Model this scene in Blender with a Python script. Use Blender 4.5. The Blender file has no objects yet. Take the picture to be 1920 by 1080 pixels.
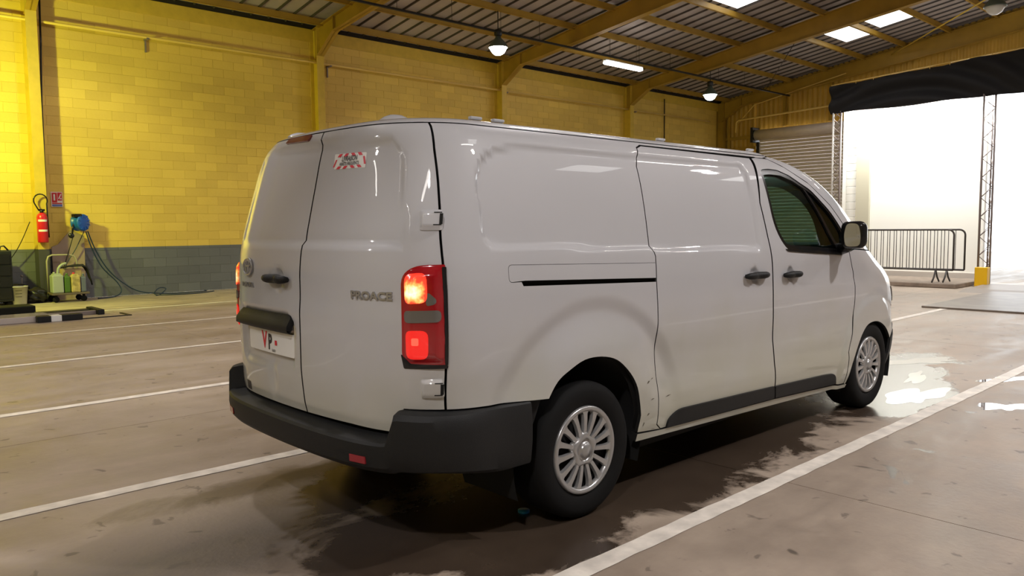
import bpy, bmesh, math, random, bisect
from mathutils import Vector, Matrix
from mathutils.geometry import delaunay_2d_cdt
random.seed(7)
PI=math.pi
SC=bpy.context.scene
COL=SC.collection
# ---------------- camera, world, lights, exposure ----------------------
def setup_camera():
    cd=bpy.data.cameras.new('camera'); co=bpy.data.objects.new('camera',cd); COL.objects.link(co)
    yaw,pitch,roll=0.8221735,-0.0783491,-0.0096715
    f=Vector((math.cos(yaw)*math.cos(pitch),math.sin(yaw)*math.cos(pitch),math.sin(pitch)))
    r=Vector((math.sin(yaw),-math.cos(yaw),0)); u=r.cross(f)
    c,s=math.cos(roll),math.sin(roll)
    R=c*r+s*u; U=-s*r+c*u
    M=Matrix((R,U,-f)).transposed().to_4x4(); M.translation=Vector((-2.77535,-3.39424,1.41963))
    co.matrix_world=M
    cd.sensor_width=36; cd.lens=36*1454.88/1920; cd.clip_start=.05; cd.clip_end=200
    SC.camera=co
setup_camera()
SC.view_settings.view_transform='Standard'; SC.view_settings.look='None'
SC.view_settings.gamma=1; SC.view_settings.use_curve_mapping=False
SC.view_settings.exposure=0.0
W=bpy.data.worlds.new('world'); SC.world=W; W.use_nodes=True
W.node_tree.nodes['Background'].inputs[0].default_value=(.93,.97,1,1)
W.node_tree.nodes['Background'].inputs[1].default_value=4
def lamp(kind,loc,power,color,size=.15,size_y=None,rot=None,spread=None):
    ld=bpy.data.lights.new('light',kind); ld.energy=power; ld.color=color
    if kind=='POINT': ld.shadow_soft_size=size
    if kind=='AREA':
        ld.shape='RECTANGLE'; ld.size=size; ld.size_y=size_y or size
        if spread: ld.spread=spread
    if kind=='SPOT': ld.shadow_soft_size=size; ld.spot_size=math.radians(156); ld.spot_blend=.55
    o=bpy.data.objects.new('light',ld); COL.objects.link(o); o.location=loc
    if rot: o.rotation_euler=rot
    return o
WARM=(1,.90,.76); PINK=(1,.955,.95); GREEN=(.88,1,.14)
# hall lamps: high bays down the length of the hall
for (x,y,z,p,c) in [(10.8,11.65,5.85,240,WARM),(20.5,11.65,5.85,110,(.85,1,.85)),(2.0,11.9,6.05,110,WARM),
                    (6.5,4.2,7.0,420,PINK),(12.0,4.2,7.0,420,PINK),(-1.0,4.2,7.0,230,PINK),(-7.5,4.5,7.0,420,PINK),
                    (-5.5,-4.5,6.6,560,PINK),(3.2,-5.2,6.6,620,PINK),(11.0,-5.2,6.6,560,PINK),(18,-5.2,6.6,300,PINK)]:
    lamp('SPOT',(x,y,z-.25),p*1.45,c,.14)
# green-white mercury floodlight close to the side wall, left of the picture
lamp('SPOT',(-1.6,12.3,3.6),900,GREEN,.12,rot=Vector((1.6,2.7,-1.2)).to_track_quat('-Z','Y').to_euler())
# long fluorescent tube fixtures
TUBES=[(15.85,11.65,6.22,1.75,70),(-4.5,-3.2,5.0,1.5,60),(1.5,-3.4,5.6,1.5,60),(7.0,-3.4,5.6,1.5,60),(12.5,-3.4,5.6,1.5,60),(-7.5,-1.2,5.0,1.5,80),(-7.0,3.6,5.2,1.5,60)]
for (x,y,z,L,p) in TUBES:
    lamp('AREA',(x,y,z-.07),p,(1,.93,.85),L,.12)
# added area lamp, unseen behind the tarpaulin, to brighten the white booth wall
lamp('AREA',(17.0,3.6,4.6),380,(1,1,.96),.6,4.4,rot=(0,math.radians(-42),0))
# ---------------- materials --------------------------------------------
def newmat(name):
    m=bpy.data.materials.new(name); m.use_nodes=True; nt=m.node_tree
    return m,nt,nt.nodes['Principled BSDF']
def mat(name,col,rough=.5,metal=0,coat=0,emit=None,estr=0,var=0,vscale=6,bump=0,bscale=40,trans=0,ior=1.45,spec=.5,croughness=.03):
    m,nt,b=newmat(name); N=nt.nodes; L=nt.links
    b.inputs['Base Color'].default_value=(*col,1); b.inputs['Roughness'].default_value=rough
    b.inputs['Metallic'].default_value=metal; b.inputs['Coat Weight'].default_value=coat
    b.inputs['Coat Roughness'].default_value=croughness
    b.inputs['Specular IOR Level'].default_value=spec
    b.inputs['Transmission Weight'].default_value=trans; b.inputs['IOR'].default_value=ior
    if emit: b.inputs['Emission Color'].default_value=(*emit,1); b.inputs['Emission Strength'].default_value=estr
    if var or bump:
        tc=N.new('ShaderNodeNewGeometry')
        if var:
            n=N.new('ShaderNodeTexNoise'); n.inputs['Scale'].default_value=vscale; n.inputs['Detail'].default_value=6
            L.new(tc.outputs['Position'],n.inputs['Vector'])
            r=N.new('ShaderNodeMapRange'); r.inputs[1].default_value=.3; r.inputs[2].default_value=.7; r.inputs[3].default_value=1-var; r.inputs[4].default_value=1+var
            L.new(n.outputs[0],r.inputs[0])
            mx=N.new('ShaderNodeVectorMath'); mx.operation='SCALE'; mx.inputs[0].default_value=col
            L.new(r.outputs[0],mx.inputs['Scale']); L.new(mx.outputs[0],b.inputs['Base Color'])
        if bump:
            n=N.new('ShaderNodeTexNoise'); n.inputs['Scale'].default_value=bscale; n.inputs['Detail'].default_value=4
            L.new(tc.outputs['Position'],n.inputs['Vector'])
            bp=N.new('ShaderNodeBump'); bp.inputs['Strength'].default_value=bump; bp.inputs['Distance'].default_value=.01
            L.new(n.outputs[0],bp.inputs['Height']); L.new(bp.outputs[0],b.inputs['Normal'])
    return m
def lin(r,g,b): return tuple(((c/255)/12.92 if c/255<=.04045 else ((c/255+.055)/1.055)**2.4) for c in (r,g,b))
def node(nt,t,**k):
    n=nt.nodes.new(t)
    for a,v in k.items(): setattr(n,a,v)
    return n
# ---------------- objects ----------------------------------------------
def link(o,parent=None):
    COL.objects.link(o)
    if parent: o.parent=parent
    return o
def mesh_obj(name,verts,faces,m,parent=None,smooth=False,mats=None,fm=None):
    me=bpy.data.meshes.new(name); me.from_pydata(verts,[],faces)
    for mm in (mats or [m]): me.materials.append(mm)
    if fm:
        for p,i in zip(me.polygons,fm): p.material_index=i
    if smooth:
        for p in me.polygons: p.use_smooth=True
    me.validate(); me.update()
    return link(bpy.data.objects.new(name,me),parent)
class MB:
    def __init__(s): s.v=[];s.f=[];s.sm=[]
    def add(s,vs,fs,sm=False):
        n=len(s.v); s.v+= [tuple(v) for v in vs]; s.f+=[tuple(i+n for i in f) for f in fs]; s.sm+=[sm]*len(fs)
    def box(s,x0,x1,y0,y1,z0,z1,M=None):
        vs=[Vector((x,y,z)) for x in (x0,x1) for y in (y0,y1) for z in (z0,z1)]
        if M: vs=[M@v for v in vs]
        s.add(vs,[(0,1,3,2),(4,6,7,5),(0,4,5,1),(2,3,7,6),(0,2,6,4),(1,5,7,3)]); return s
    def bev(s,x0,x1,y0,y1,z0,z1,b,M=None,seg=2):
        bm=bmesh.new(); bmesh.ops.create_cube(bm,size=1)
        for v in bm.verts: v.co=Vector(((x0+x1)/2+v.co.x*(x1-x0),(y0+y1)/2+v.co.y*(y1-y0),(z0+z1)/2+v.co.z*(z1-z0)))
        bmesh.ops.bevel(bm,geom=bm.edges[:],offset=b,segments=seg,affect='EDGES',profile=.5)
        bm.verts.index_update()
        vs=[(M@v.co if M else v.co.copy()) for v in bm.verts]; fs=[[v.index for v in f.verts] for f in bm.faces]; bm.free()
        s.add(vs,fs); return s
    def tube(s,pts,r,n=8,closed=False,cap=True):
        pts=[Vector(p) for p in pts]; k=len(pts); rr=r if isinstance(r,(list,tuple)) else [r]*k
        up=None; vs=[];fs=[]
        for i,p in enumerate(pts):
            if closed: t=(pts[(i+1)%k]-pts[i-1])
            else: t=pts[min(i+1,k-1)]-pts[max(i-1,0)]
            t.normalize()
            if up is None: up=Vector((0,0,1)) if abs(t.z)<.9 else Vector((1,0,0))
            a=(up-t*up.dot(t)).normalized(); up=a; b=t.cross(a)
            for j in range(n):
                q=2*PI*j/n; vs.append(p+(a*math.cos(q)+b*math.sin(q))*rr[i])
        for i in range(k if closed else k-1):
            i2=(i+1)%k
            for j in range(n): fs.append((i*n+j,i*n+(j+1)%n,i2*n+(j+1)%n,i2*n+j))
        if cap and not closed: fs+= [tuple(range(n))[::-1],tuple((k-1)*n+j for j in range(n))]
        s.add(vs,fs,True); return s
    def lathe(s,prof,M=None,n=32,a0=0,a1=2*PI,cap=False):
        """profile (r,h) revolved about local z"""
        vs=[];fs=[];full=abs(a1-a0-2*PI)<1e-6; m=n if full else n+1
        for r,h in prof:
            for j in range(m):
                a=a0+(a1-a0)*j/n; v=Vector((r*math.cos(a),r*math.sin(a),h)); vs.append(M@v if M else v)
        for i in range(len(prof)-1):
            for j in range(n):
                j2=(j+1)%m if full else j+1
                fs.append((i*m+j,i*m+j2,(i+1)*m+j2,(i+1)*m+j))
        if cap:
            fs.append(tuple(range(m))[::-1]); fs.append(tuple((len(prof)-1)*m+j for j in range(m)))
        s.add(vs,fs,True); return s
    def prism(s,poly,axis,a,b,M=None):
        """poly 2D extruded along axis (0 x,1 y,2 z) from a to b"""
        n=len(poly); vs=[]
        for h in (a,b):
            for (u,v) in poly:
                p={0:(h,u,v),1:(u,h,v),2:(u,v,h)}[axis]; vs.append(M@Vector(p) if M else Vector(p))
        fs=[tuple(range(n)),tuple(range(2*n-1,n-1,-1))]+[(i,i+n,(i+1)%n+n,(i+1)%n) for i in range(n)]
        s.add(vs,fs); return s
    def build(s,name,m,parent=None,fix=True):
        me=bpy.data.meshes.new(name); me.from_pydata(s.v,[],s.f); me.materials.append(m)
        for p,q in zip(me.polygons,s.sm): p.use_smooth=q
        if fix:
            bm=bmesh.new(); bm.from_mesh(me); bmesh.ops.recalc_face_normals(bm,faces=bm.faces); bm.to_mesh(me); bm.free()
        me.validate(); me.update()
        o=link(bpy.data.objects.new(name,me),parent); return o
def tag(o,label=None,cat=None,group=None,kind=None):
    if label: o['label']=label
    if cat: o['category']=cat
    if group: o['group']=group
    if kind: o['kind']=kind
    return o
def empty(name,loc,label,cat,group=None,rz=0,kind=None):
    o=bpy.data.objects.new(name,None); COL.objects.link(o); o.location=loc; o.rotation_euler=(0,0,rz)
    o.empty_display_size=.1
    return tag(o,label,cat,group,kind)
def copy_tree(o,parent=None):
    c=o.copy(); COL.objects.link(c); c.parent=parent
    for ch in list(o.children): copy_tree(ch,c)
    return c
def rel(parent,o):
    """keep an object built in world coordinates under an Empty that is not at the origin"""
    o.parent=parent; o.matrix_parent_inverse=Matrix.Identity(4)
    l=parent.location; o.location=(-l.x,-l.y,-l.z); return o
def text_polys(txt,size,font=None,sx=1,shear=0,offset=0):
    """flat glyph mesh of a text; returns verts (u,v), faces"""
    cu=bpy.data.curves.new('t','FONT'); cu.body=txt; cu.size=size; cu.align_x='CENTER'; cu.align_y='CENTER'
    cu.shear=shear; cu.offset=offset; cu.resolution_u=3
    o=bpy.data.objects.new('t',cu); COL.objects.link(o)
    me=bpy.data.meshes.new_from_object(o)
    vs=[(v.co.x*sx,v.co.y) for v in me.vertices]; fs=[tuple(p.vertices) for p in me.polygons]
    bpy.data.objects.remove(o); bpy.data.meshes.remove(me); bpy.data.curves.remove(cu)
    return vs,fs
def fillet(poly,r,n=5):
    """round the corners of a closed 2D polygon; r number or list"""
    out=[];k=len(poly)
    for i,p in enumerate(poly):
        ri=r[i] if isinstance(r,(list,tuple)) else r
        a=Vector(poly[i-1][:2]);b=Vector(p[:2]);c=Vector(poly[(i+1)%k][:2])
        if ri<=0: out.append(tuple(b)); continue
        d1=min(ri,(a-b).length*.49);d2=min(ri,(c-b).length*.49)
        p1=b+(a-b).normalized()*d1;p2=b+(c-b).normalized()*d2
        for j in range(n+1):
            t=j/n; q=p1*(1-t)**2+b*2*t*(1-t)+p2*t*t; out.append((q.x,q.y))
    return out
def dens(poly,h):
    out=[];k=len(poly)
    for i in range(k):
        a=Vector(poly[i]);b=Vector(poly[(i+1)%k]);n=max(1,int((b-a).length/h+.5))
        for j in range(n):
            q=a+(b-a)*j/n
            if not out or (Vector(out[-1])-q).length>1e-4: out.append((q.x,q.y))
    return out
def area2(p): return sum(p[i-1][0]*p[i][1]-p[i][0]*p[i-1][1] for i in range(len(p)))/2
def inset(poly,d):
    s=1 if area2(poly)>0 else -1; k=len(poly); out=[]
    for i in range(k):
        a=Vector(poly[i-1]);b=Vector(poly[i]);c=Vector(poly[(i+1)%k])
        n1=(b-a).normalized();n2=(c-b).normalized()
        m=Vector((-(n1+n2).y,(n1+n2).x)); 
        if m.length<1e-6: out.append(tuple(b)); continue
        m.normalize(); cs=max(.5,m.dot(Vector((-n1.y,n1.x))))
        q=b+m*(s*d/cs); out.append((q.x,q.y))
    return out
def inside(p,poly):
    x,y=p;c=False;j=len(poly)-1
    for i in range(len(poly)):
        xi,yi=poly[i];xj,yj=poly[j]
        if (yi>y)!=(yj>y) and x<(xj-xi)*(y-yi)/(yj-yi)+xi: c=not c
        j=i
    return c
def sdf(p,poly):
    x,y=p;best=1e9
    k=len(poly)
    for i in range(k):
        ax,ay=poly[i-1];bx,by=poly[i];dx=bx-ax;dy=by-ay
        t=max(0,min(1,((x-ax)*dx+(y-ay)*dy)/(dx*dx+dy*dy+1e-12)))
        d=math.hypot(x-ax-t*dx,y-ay-t*dy)
        if d<best: best=d
    return -best if inside(p,poly) else best
def smooth(a,b,x):
    t=max(0,min(1,(x-a)/(b-a))); return t*t*(3-2*t)

# ---- van body surface -------------------------------------------------
def mono(xs, ys):
    n=len(xs); d=[(ys[i+1]-ys[i])/(xs[i+1]-xs[i]) for i in range(n-1)]
    m=[d[0]]+[0 if d[i-1]*d[i]<=0 else 2*d[i-1]*d[i]/(d[i-1]+d[i]) for i in range(1,n-1)]+[d[-1]]
    def f(x):
        if x<=xs[0]: return ys[0]+m[0]*(x-xs[0])
        if x>=xs[-1]: return ys[-1]+m[-1]*(x-xs[-1])
        i=bisect.bisect_right(xs,x)-1; h=xs[i+1]-xs[i]; t=(x-xs[i])/h
        return (2*t**3-3*t*t+1)*ys[i]+(t**3-2*t*t+t)*h*m[i]+(3*t*t-2*t**3)*ys[i+1]+(t**3-t*t)*h*m[i+1]
    return f
W_=mono([.15,.24,.32,.45,.56,.68,.85,1.0,1.15,1.26,1.33,1.5,1.65,1.75,1.81,1.85,1.875],
        [.87,.90,.925,.943,.945,.938,.950,.955,.953,.944,.932,.902,.868,.836,.806,.770,.73])
LEAN=mono([.2,.5,.8,1.2,1.37,1.49,1.63,1.75,1.83,1.875],[.03,.014,0,0,.016,.042,.075,.104,.132,.160])
XF=mono([.2,.35,.6,.8,.95,1.05,1.12,1.19,1.25,1.335,1.44,1.586,1.716,1.816,1.875],
        [4.10,4.19,4.25,4.22,4.14,4.00,3.84,3.70,3.60,3.47,3.34,3.10,2.80,2.42,2.05])
def _plan():
    P=[]
    ctl=[(-1.062,0),(-1.057,.25),(-1.047,.43),(-1.032,.56),(-1.006,.67),(-.962,.77),(-.905,.85),(-.84,.908),(-.76,.94),(-.66,.951),(-.5,.952)]
    for i in range(len(ctl)-1):
        for k in range(6):
            u=k/6; g=lambda j: ctl[j] if 0<=j<len(ctl) else ((ctl[1][0],-ctl[1][1]) if j<0 else (-.34,.952))
            a,b,c,d=g(i-1),g(i),g(i+1),g(i+2)
            P.append(tuple(.5*((2*b[q])+(c[q]-a[q])*u+(2*a[q]-5*b[q]+4*c[q]-d[q])*u*u+(3*b[q]-a[q]-3*c[q]+d[q])*u**3) for q in (0,1)))
    for i in range(1,60):
        x=-.5+(3.25+.5)*i/60; P.append((x,.952))
    for i in range(41):
        a=math.pi/2*i/40; P.append((3.25+.97*math.sin(a)**.95 if i else 3.25, .952*(math.cos(a)**.42 if i<40 else 0)))
    Q=[P[0]]
    for p in P[1:]:
        if math.dist(p,Q[-1])>1e-3: Q.append(p)
    # resample & smooth
    L=[0]
    for a,b in zip(Q,Q[1:]): L.append(L[-1]+math.dist(a,b))
    n=600; R=[]
    j=0
    for k in range(n+1):
        t=L[-1]*k/n
        while j<len(L)-2 and L[j+1]<t: j+=1
        u=(t-L[j])/(L[j+1]-L[j]); R.append([Q[j][0]+u*(Q[j+1][0]-Q[j][0]),Q[j][1]+u*(Q[j+1][1]-Q[j][1])])
    for _ in range(14):
        S=[r[:] for r in R]
        for k in range(1,n):
            for c in (0,1): S[k][c]=(R[k-1][c]+2*R[k][c]+R[k+1][c])/4
        S[0][0]=(R[0][0]+R[1][0])/2; S[n][0]=(R[n][0]+R[n-1][0])/2
        R=S
    return R,L[-1]
PLAN,SLEN=_plan()
def plan(s):
    s=min(max(s,0),SLEN); t=s/SLEN*600; i=min(int(t),599); u=t-i
    # catmull
    def g(k): 
        if k<0: return (PLAN[-k][0],-PLAN[-k][1])
        if k>600: return (PLAN[1200-k][0],-PLAN[1200-k][1])
        return PLAN[k]
    a,b,c,d=g(i-1),g(i),g(i+1),g(i+2)
    return tuple(.5*((2*b[q])+(c[q]-a[q])*u+(2*a[q]-5*b[q]+4*c[q]-d[q])*u*u+(3*b[q]-a[q]-3*c[q]+d[q])*u**3) for q in (0,1))
def base(s,z):
    """s>0: right side of van (negative y)"""
    sg=-1 if s>=0 else 1
    X,Y=plan(abs(s))
    if X<-.25:
        t=min((-.25-X)/.62,1); X+=LEAN(z)*t*t*(3-2*t)
    if X>1.9: X=1.9+(X-1.9)*(XF(z)-1.9)/(4.22-1.9)
    return (X,sg*Y*W_(z)/.955,z)
def s_of_x(x):
    lo,hi=1.2,SLEN-.3
    # side part only
    for _ in range(40):
        m=(lo+hi)/2
        if plan(m)[0]<x: lo=m
        else: hi=m
    return lo
# ======================= VAN ===========================================
ARCH_R=[(1.43,.28),(1.42,.36),(1.43,.45),(1.462,.55),(1.53,.635),(1.589,.708),(1.658,.749),(1.765,.789),(1.888,.79),(2.005,.759),(2.102,.689),(2.162,.613),(2.194,.525),(2.215,.442),(2.208,.365)]
def catm(P,k=4):
    out=[]
    for i in range(len(P)-1):
        a,b,c,d=P[max(i-1,0)],P[i],P[i+1],P[min(i+2,len(P)-1)]
        for j in range(k):
            u=j/k; out.append(tuple(.5*((2*b[q])+(c[q]-a[q])*u+(2*a[q]-5*b[q]+4*c[q]-d[q])*u*u+(3*b[q]-a[q]-3*c[q]+d[q])*u**3) for q in (0,1)))
    return out+[P[-1]]
ARCH_RS=catm(ARCH_R[4:14])+[ARCH_R[14]]
ARCH_F=[(4.747,.235),(4.747,.395),(4.822,.545),(4.9,.615),(4.988,.657),(5.09,.668),(5.19,.655),(5.301,.61),(5.40,.545),(5.455,.47),(5.47,.38),(5.46,.30)]
PAN_S=fillet([(1.125,1.60),(1.145,1.715),(1.30,1.785),(1.5,1.797),(2.34,1.809),(3.395,1.812),(3.432,1.655),(3.427,1.262),(2.33,1.29),(1.17,1.335)],[.02,.08,.12,.1,.05,.06,.1,.05,.1,.06],6)
PAN_R=fillet([(.60,1.822),(.755,1.80),(.785,1.70),(.812,1.338),(-.65,1.348),(-.665,1.70),(-.65,1.80),(-.56,1.828),(.0,1.835)],[.1,.07,.1,.06,.06,.1,.07,.1,.3],6)
REC=fillet([(.0,1.02),(.05,1.0),(.045,.755),(-.56,.745),(-.60,.80),(-.60,1.02)],[.03,.03,.04,.05,.05,.04],5)
def bb(p): return (min(q[0] for q in p)-.05,max(q[0] for q in p)+.05,min(q[1] for q in p)-.05,max(q[1] for q in p)+.05)
BBS={id(p):bb(p) for p in (PAN_S,PAN_R,REC)}
def recess(p,poly,depth,w):
    a=BBS[id(poly)]
    if not(a[0]<p[0]<a[1] and a[2]<p[1]<a[3]): return 0
    return -depth*smooth(0,-w,sdf(p,poly)-.006)
def disp(s,z):
    a=abs(s); d=0
    if a>1.05:
        d+=recess((a,z),PAN_S,.018,.034)
        r=math.hypot(a-1.86,(z-.345))
        if r<.76: d+=(-.018*smooth(.755,.655,r)+.042*smooth(.675,.43,r))*smooth(.25,.75,z)
        r=math.hypot(a-5.10,(z-.335))
        if r<.62 : d+=.016*smooth(.56,.49,r)
        for hs,hz in ((3.33,1.112),(3.785,1.097)):
            r=math.hypot(a-hs,z-hz-.004)
            if r<.07: d-=.022*smooth(.062,.015,r)
        # soft crease low on the doors
        if 2.3<a<4.7: d-=.006*smooth(.10,0,abs(z-(.60-.03*(a-2.4))))
    else:
        d+=recess((s,z),PAN_R,.020,.034)*(1-.65*smooth(-.40,-.60,s))+recess((s,z),REC,.02,.03)
        r=math.hypot(s+.105,z-1.187)
        if r<.07: d-=.022*smooth(.062,.015,r)
        if z<1.12 : d+=.006*smooth(1.12,1.02,z)*smooth(.95,.8,a)-.006*smooth(.62,.56,z)
        # dent under the number plate
        r=math.hypot((s+.20)/.5,(z-.70)/1.2)
        if r<.12 : d-=.012*smooth(.12,.0,r)
    return d
def bnorm(s,z):
    e=2e-3
    a=Vector(base(s+e,z))-Vector(base(s-e,z)); z2=min(z+e,1.875); b=Vector(base(s,z2))-Vector(base(s,z2-2*e))
    n=b.cross(a); n.normalize()
    return n if True else n
def chk():
    n=bnorm(2.4,1.0); return -1 if n.y>0 else 1
NS=1
NS=chk()
def surf(s,z,off=0,nod=False):
    n=bnorm(s,z)*NS; p=Vector(base(s,z)); return p+n*(off+(0 if nod else disp(s,z)))
# allow s beyond the nose centre line: mirrored
_base0=base
def base(s,z):
    if s>SLEN:
        x,y,zz=_base0(2*SLEN-s,z); return (x,-y,zz)
    return _base0(s,z)
def snorm(s,z,offf=None,nod=False):
    e=3e-3; g=(lambda a,b: surf(a,b,offf(a,b) if callable(offf) else (offf or 0),nod))
    zz=min(z+e,1.875)
    n=(g(s,zz)-g(s,zz-2*e)).cross(g(s+e,z)-g(s-e,z)); n.normalize(); return n*NS
def patch(name,outline,m,parent,off=0,holes=(),res=.024,sg=1,flange=.02,gap=.0034,nod=False,custom=True):
    """curved body panel: polygon in (s,z) triangulated and laid on the body surface"""
    o=dens(outline,res*.8); o=inset(o,gap) if gap else o
    if area2(o)<0: o=o[::-1]
    hs=[]
    for h in holes:
        q=inset(dens(h,res*.7),-.001)
        hs.append(q)
    pts=[Vector(p) for p in o]; edges=[(i,(i+1)%len(o)) for i in range(len(o))]
    for h in hs:
        n=len(pts); pts+=[Vector(p) for p in h]; edges+=[(n+i,n+(i+1)%len(h)) for i in range(len(h))]
    x0,x1,y0,y1=min(p[0] for p in o),max(p[0] for p in o),min(p[1] for p in o),max(p[1] for p in o)
    polys=[o]+hs
    nx=int((x1-x0)/res)+1; ny=int((y1-y0)/res)+1
    def okp(p):
        if not inside(p,o): return False
        for h in hs:
            if inside(p,h): return False
        return min(abs(sdf(p,q)) for q in polys)>res*.35
    def okf(p):
        if not inside(p,o): return False
        for h in hs:
            if inside(p,h): return False
        for q in polys:
            for a in q:
                if (a[0]-p[0])**2+(a[1]-p[1])**2<(res*.5)**2: return False
        return True
    for i in range(nx+1):
        for j in range(ny+1):
            p=(x0+i*res,y0+j*res)
            if okf(p): pts.append(Vector(p))
    V,E,F,_,_,_=delaunay_2d_cdt(pts,edges,[],0,1e-6)
    F=[f for f in F if inside((sum(V[i][0] for i in f)/3,sum(V[i][1] for i in f)/3),o) and not any(inside((sum(V[i][0] for i in f)/3,sum(V[i][1] for i in f)/3),h) for h in hs)]
    g=(lambda a,b: off(a,b)) if callable(off) else (lambda a,b: off)
    P=[];N=[]
    for v in V:
        s,z=v[0],v[1]
        if sg<0: P.append(surf(-s,z,g(s,z),nod)); n=snorm(-s,z,(lambda a,b:g(-a,b)),nod)
        else: P.append(surf(s,z,g(s,z),nod)); n=snorm(s,z,g,nod)
        N.append(n)
    # boundary edges -> flange
    cnt={}
    for f in F:
        for i in range(3):
            a,b=f[i],f[(i+1)%3]; k=(min(a,b),max(a,b)); cnt.setdefault(k,[]).append((a,b))
    bd=[v[0] for v in cnt.values() if len(v)==1]
    faces=[tuple(f) for f in F]; ix={}
    nP=list(P); nN=list(N)
    if flange:
        for a,b in bd:
            for q in (a,b):
                if q not in ix:
                    ix[q]=(len(nP),len(nP)+1); nP+= [P[q],P[q]-N[q]*flange]
            a0,a1=ix[a];b0,b1=ix[b]; faces.append((a0,a1,b1,b0))
    me=bpy.data.meshes.new(name); me.from_pydata(nP,[],faces); me.materials.append(m); me.materials.append(LINING if m is PAINT and gap else m)
    # orientation check for main faces
    me.update()
    flip=0
    for p in me.polygons[:len(F)]:
        if p.normal.dot(N[p.vertices[0]])<0: flip+=1
    if flip>len(F)/2: me.flip_normals()
    nf=len(F)
    for i,p in enumerate(me.polygons):
        p.use_smooth=(i<nf)
        if i>=nf: p.material_index=1
    me.update()
    if custom:
        ln=[]
        for i,p in enumerate(me.polygons):
            for vi in p.vertices:
                ln.append(tuple(N[vi]) if i<nf and vi<len(N) else tuple(p.normal))
        me.normals_split_custom_set(ln)
    return link(bpy.data.objects.new(name,me),parent)
def on_surf(vs,fs,s0,z0,off,m,name,parent,thick=0,M=None):
    """lay a flat figure on the body surface"""
    P=[surf(s0+u,z0+v,off) for u,v in vs]; F=[tuple(f) for f in fs]
    if thick:
        n=len(P); Q=[surf(s0+u,z0+v,off-thick) for u,v in vs]
        cnt={}
        for f in F:
            for i in range(len(f)):
                a,b=f[i],f[(i+1)%len(f)]; k=(min(a,b),max(a,b)); cnt.setdefault(k,[]).append((a,b))
        for v in list(cnt.values()):
            if len(v)==1: a,b=v[0]; F.append((a,b,b+n,a+n))
        P+=Q
    return mesh_obj(name,P,F,m,parent)
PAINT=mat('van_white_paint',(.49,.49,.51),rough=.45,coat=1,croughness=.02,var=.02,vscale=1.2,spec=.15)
DARKP=mat('black_textured_plastic',(.011,.0115,.012),rough=.55,spec=.35,bump=.15,bscale=300)
GLOSSB=mat('gloss_black_plastic',(.01,.01,.011),rough=.2)
LINING=mat('dark_lining',(.006,.006,.006),rough=.9)
RUBBER=mat('tyre_rubber',(.006,.006,.006),rough=.8,spec=.25)
SILVER=mat('silver_wheel_trim',(.42,.42,.42),rough=.3,metal=.6,coat=.4)
CHROME=mat('chrome',(.42,.42,.44),rough=.3,metal=.75)
GLASS,_nt,_b=newmat('tinted_glass')
def _glass():
    nt=_nt; N=nt.nodes;L=nt.links; N.remove(_b)
    tr=N.new('ShaderNodeBsdfTransparent'); tr.inputs[0].default_value=(.40,.58,.50,1)
    gl=N.new('ShaderNodeBsdfGlossy'); gl.inputs['Roughness'].default_value=.02
    lw=N.new('ShaderNodeLayerWeight'); pw=N.new('ShaderNodeMath'); pw.operation='POWER'; pw.inputs[1].default_value=4.5; L.new(lw.outputs['Facing'],pw.inputs[0]); lw.inputs[0].default_value=.5
    fr=N.new('ShaderNodeMath'); fr.operation='MULTIPLY_ADD'; fr.inputs[1].default_value=.9; fr.inputs[2].default_value=.045; L.new(pw.outputs[0],fr.inputs[0])
    mx=N.new('ShaderNodeMixShader'); L.new(fr.outputs[0],mx.inputs[0]); L.new(tr.outputs[0],mx.inputs[1]); L.new(gl.outputs[0],mx.inputs[2])
    L.new(mx.outputs[0],N['Material Output'].inputs[0])
_glass()
LRED=mat('red_lens',(.33,.004,.010),rough=.12,coat=1)
LREDLIT=mat('lit_red_lens',(.5,.01,.01),rough=.2,coat=1,emit=(.85,.014,.010),estr=.8)
BULB2=mat('red_bulb_glow',(1,.2,.1),emit=(1,.05,.04),estr=1.15)
def _hot():
    m,nt,b=newmat('lit_brake_lens'); N=nt.nodes;L=nt.links
    g=N.new('ShaderNodeNewGeometry'); a=N.new('ShaderNodeVectorMath'); a.operation='ABSOLUTE'; L.new(g.outputs['Position'],a.inputs[0])
    p=surf(.852,1.160); d=N.new('ShaderNodeVectorMath'); d.operation='DISTANCE'; L.new(a.outputs[0],d.inputs[0]); d.inputs[1].default_value=(abs(p.x),abs(p.y),p.z)
    n=N.new('ShaderNodeTexNoise'); n.inputs['Scale'].default_value=34; L.new(g.outputs['Position'],n.inputs['Vector'])
    ad=N.new('ShaderNodeMath'); ad.operation='MULTIPLY_ADD'; ad.inputs[1].default_value=.045; L.new(n.outputs[0],ad.inputs[0]); L.new(d.outputs['Value'],ad.inputs[2])
    r=N.new('ShaderNodeValToRGB'); L.new(ad.outputs[0],r.inputs[0]); e=r.color_ramp.elements
    e[0].position=.052; e[0].color=(1,.93,.66,1); e[1].position=.13; e[1].color=(.6,.008,.006,1)
    q=r.color_ramp.elements.new(.069); q.color=(1,.42,.10,1); q=r.color_ramp.elements.new(.080); q.color=(1,.04,.02,1)
    L.new(r.outputs[0],b.inputs['Emission Color']); b.inputs['Emission Strength'].default_value=1.7
    b.inputs['Base Color'].default_value=(.4,.03,.01,1); b.inputs['Roughness'].default_value=.2; b.inputs['Coat Weight'].default_value=1
    return m
LHOT=_hot()
LCLR=mat('clear_lens',(.13,.12,.11),rough=.15,coat=1,spec=.8)
STOP=mat('dull_red_lens',(.13,.008,.005),rough=.3,coat=1)
WHITE=mat('white_print',(.75,.75,.73),rough=.4)
REDP=mat('red_print',(.62,.02,.04),rough=.4)
BLACKP=mat('black_print',(.015,.015,.018),rough=.4)
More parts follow.
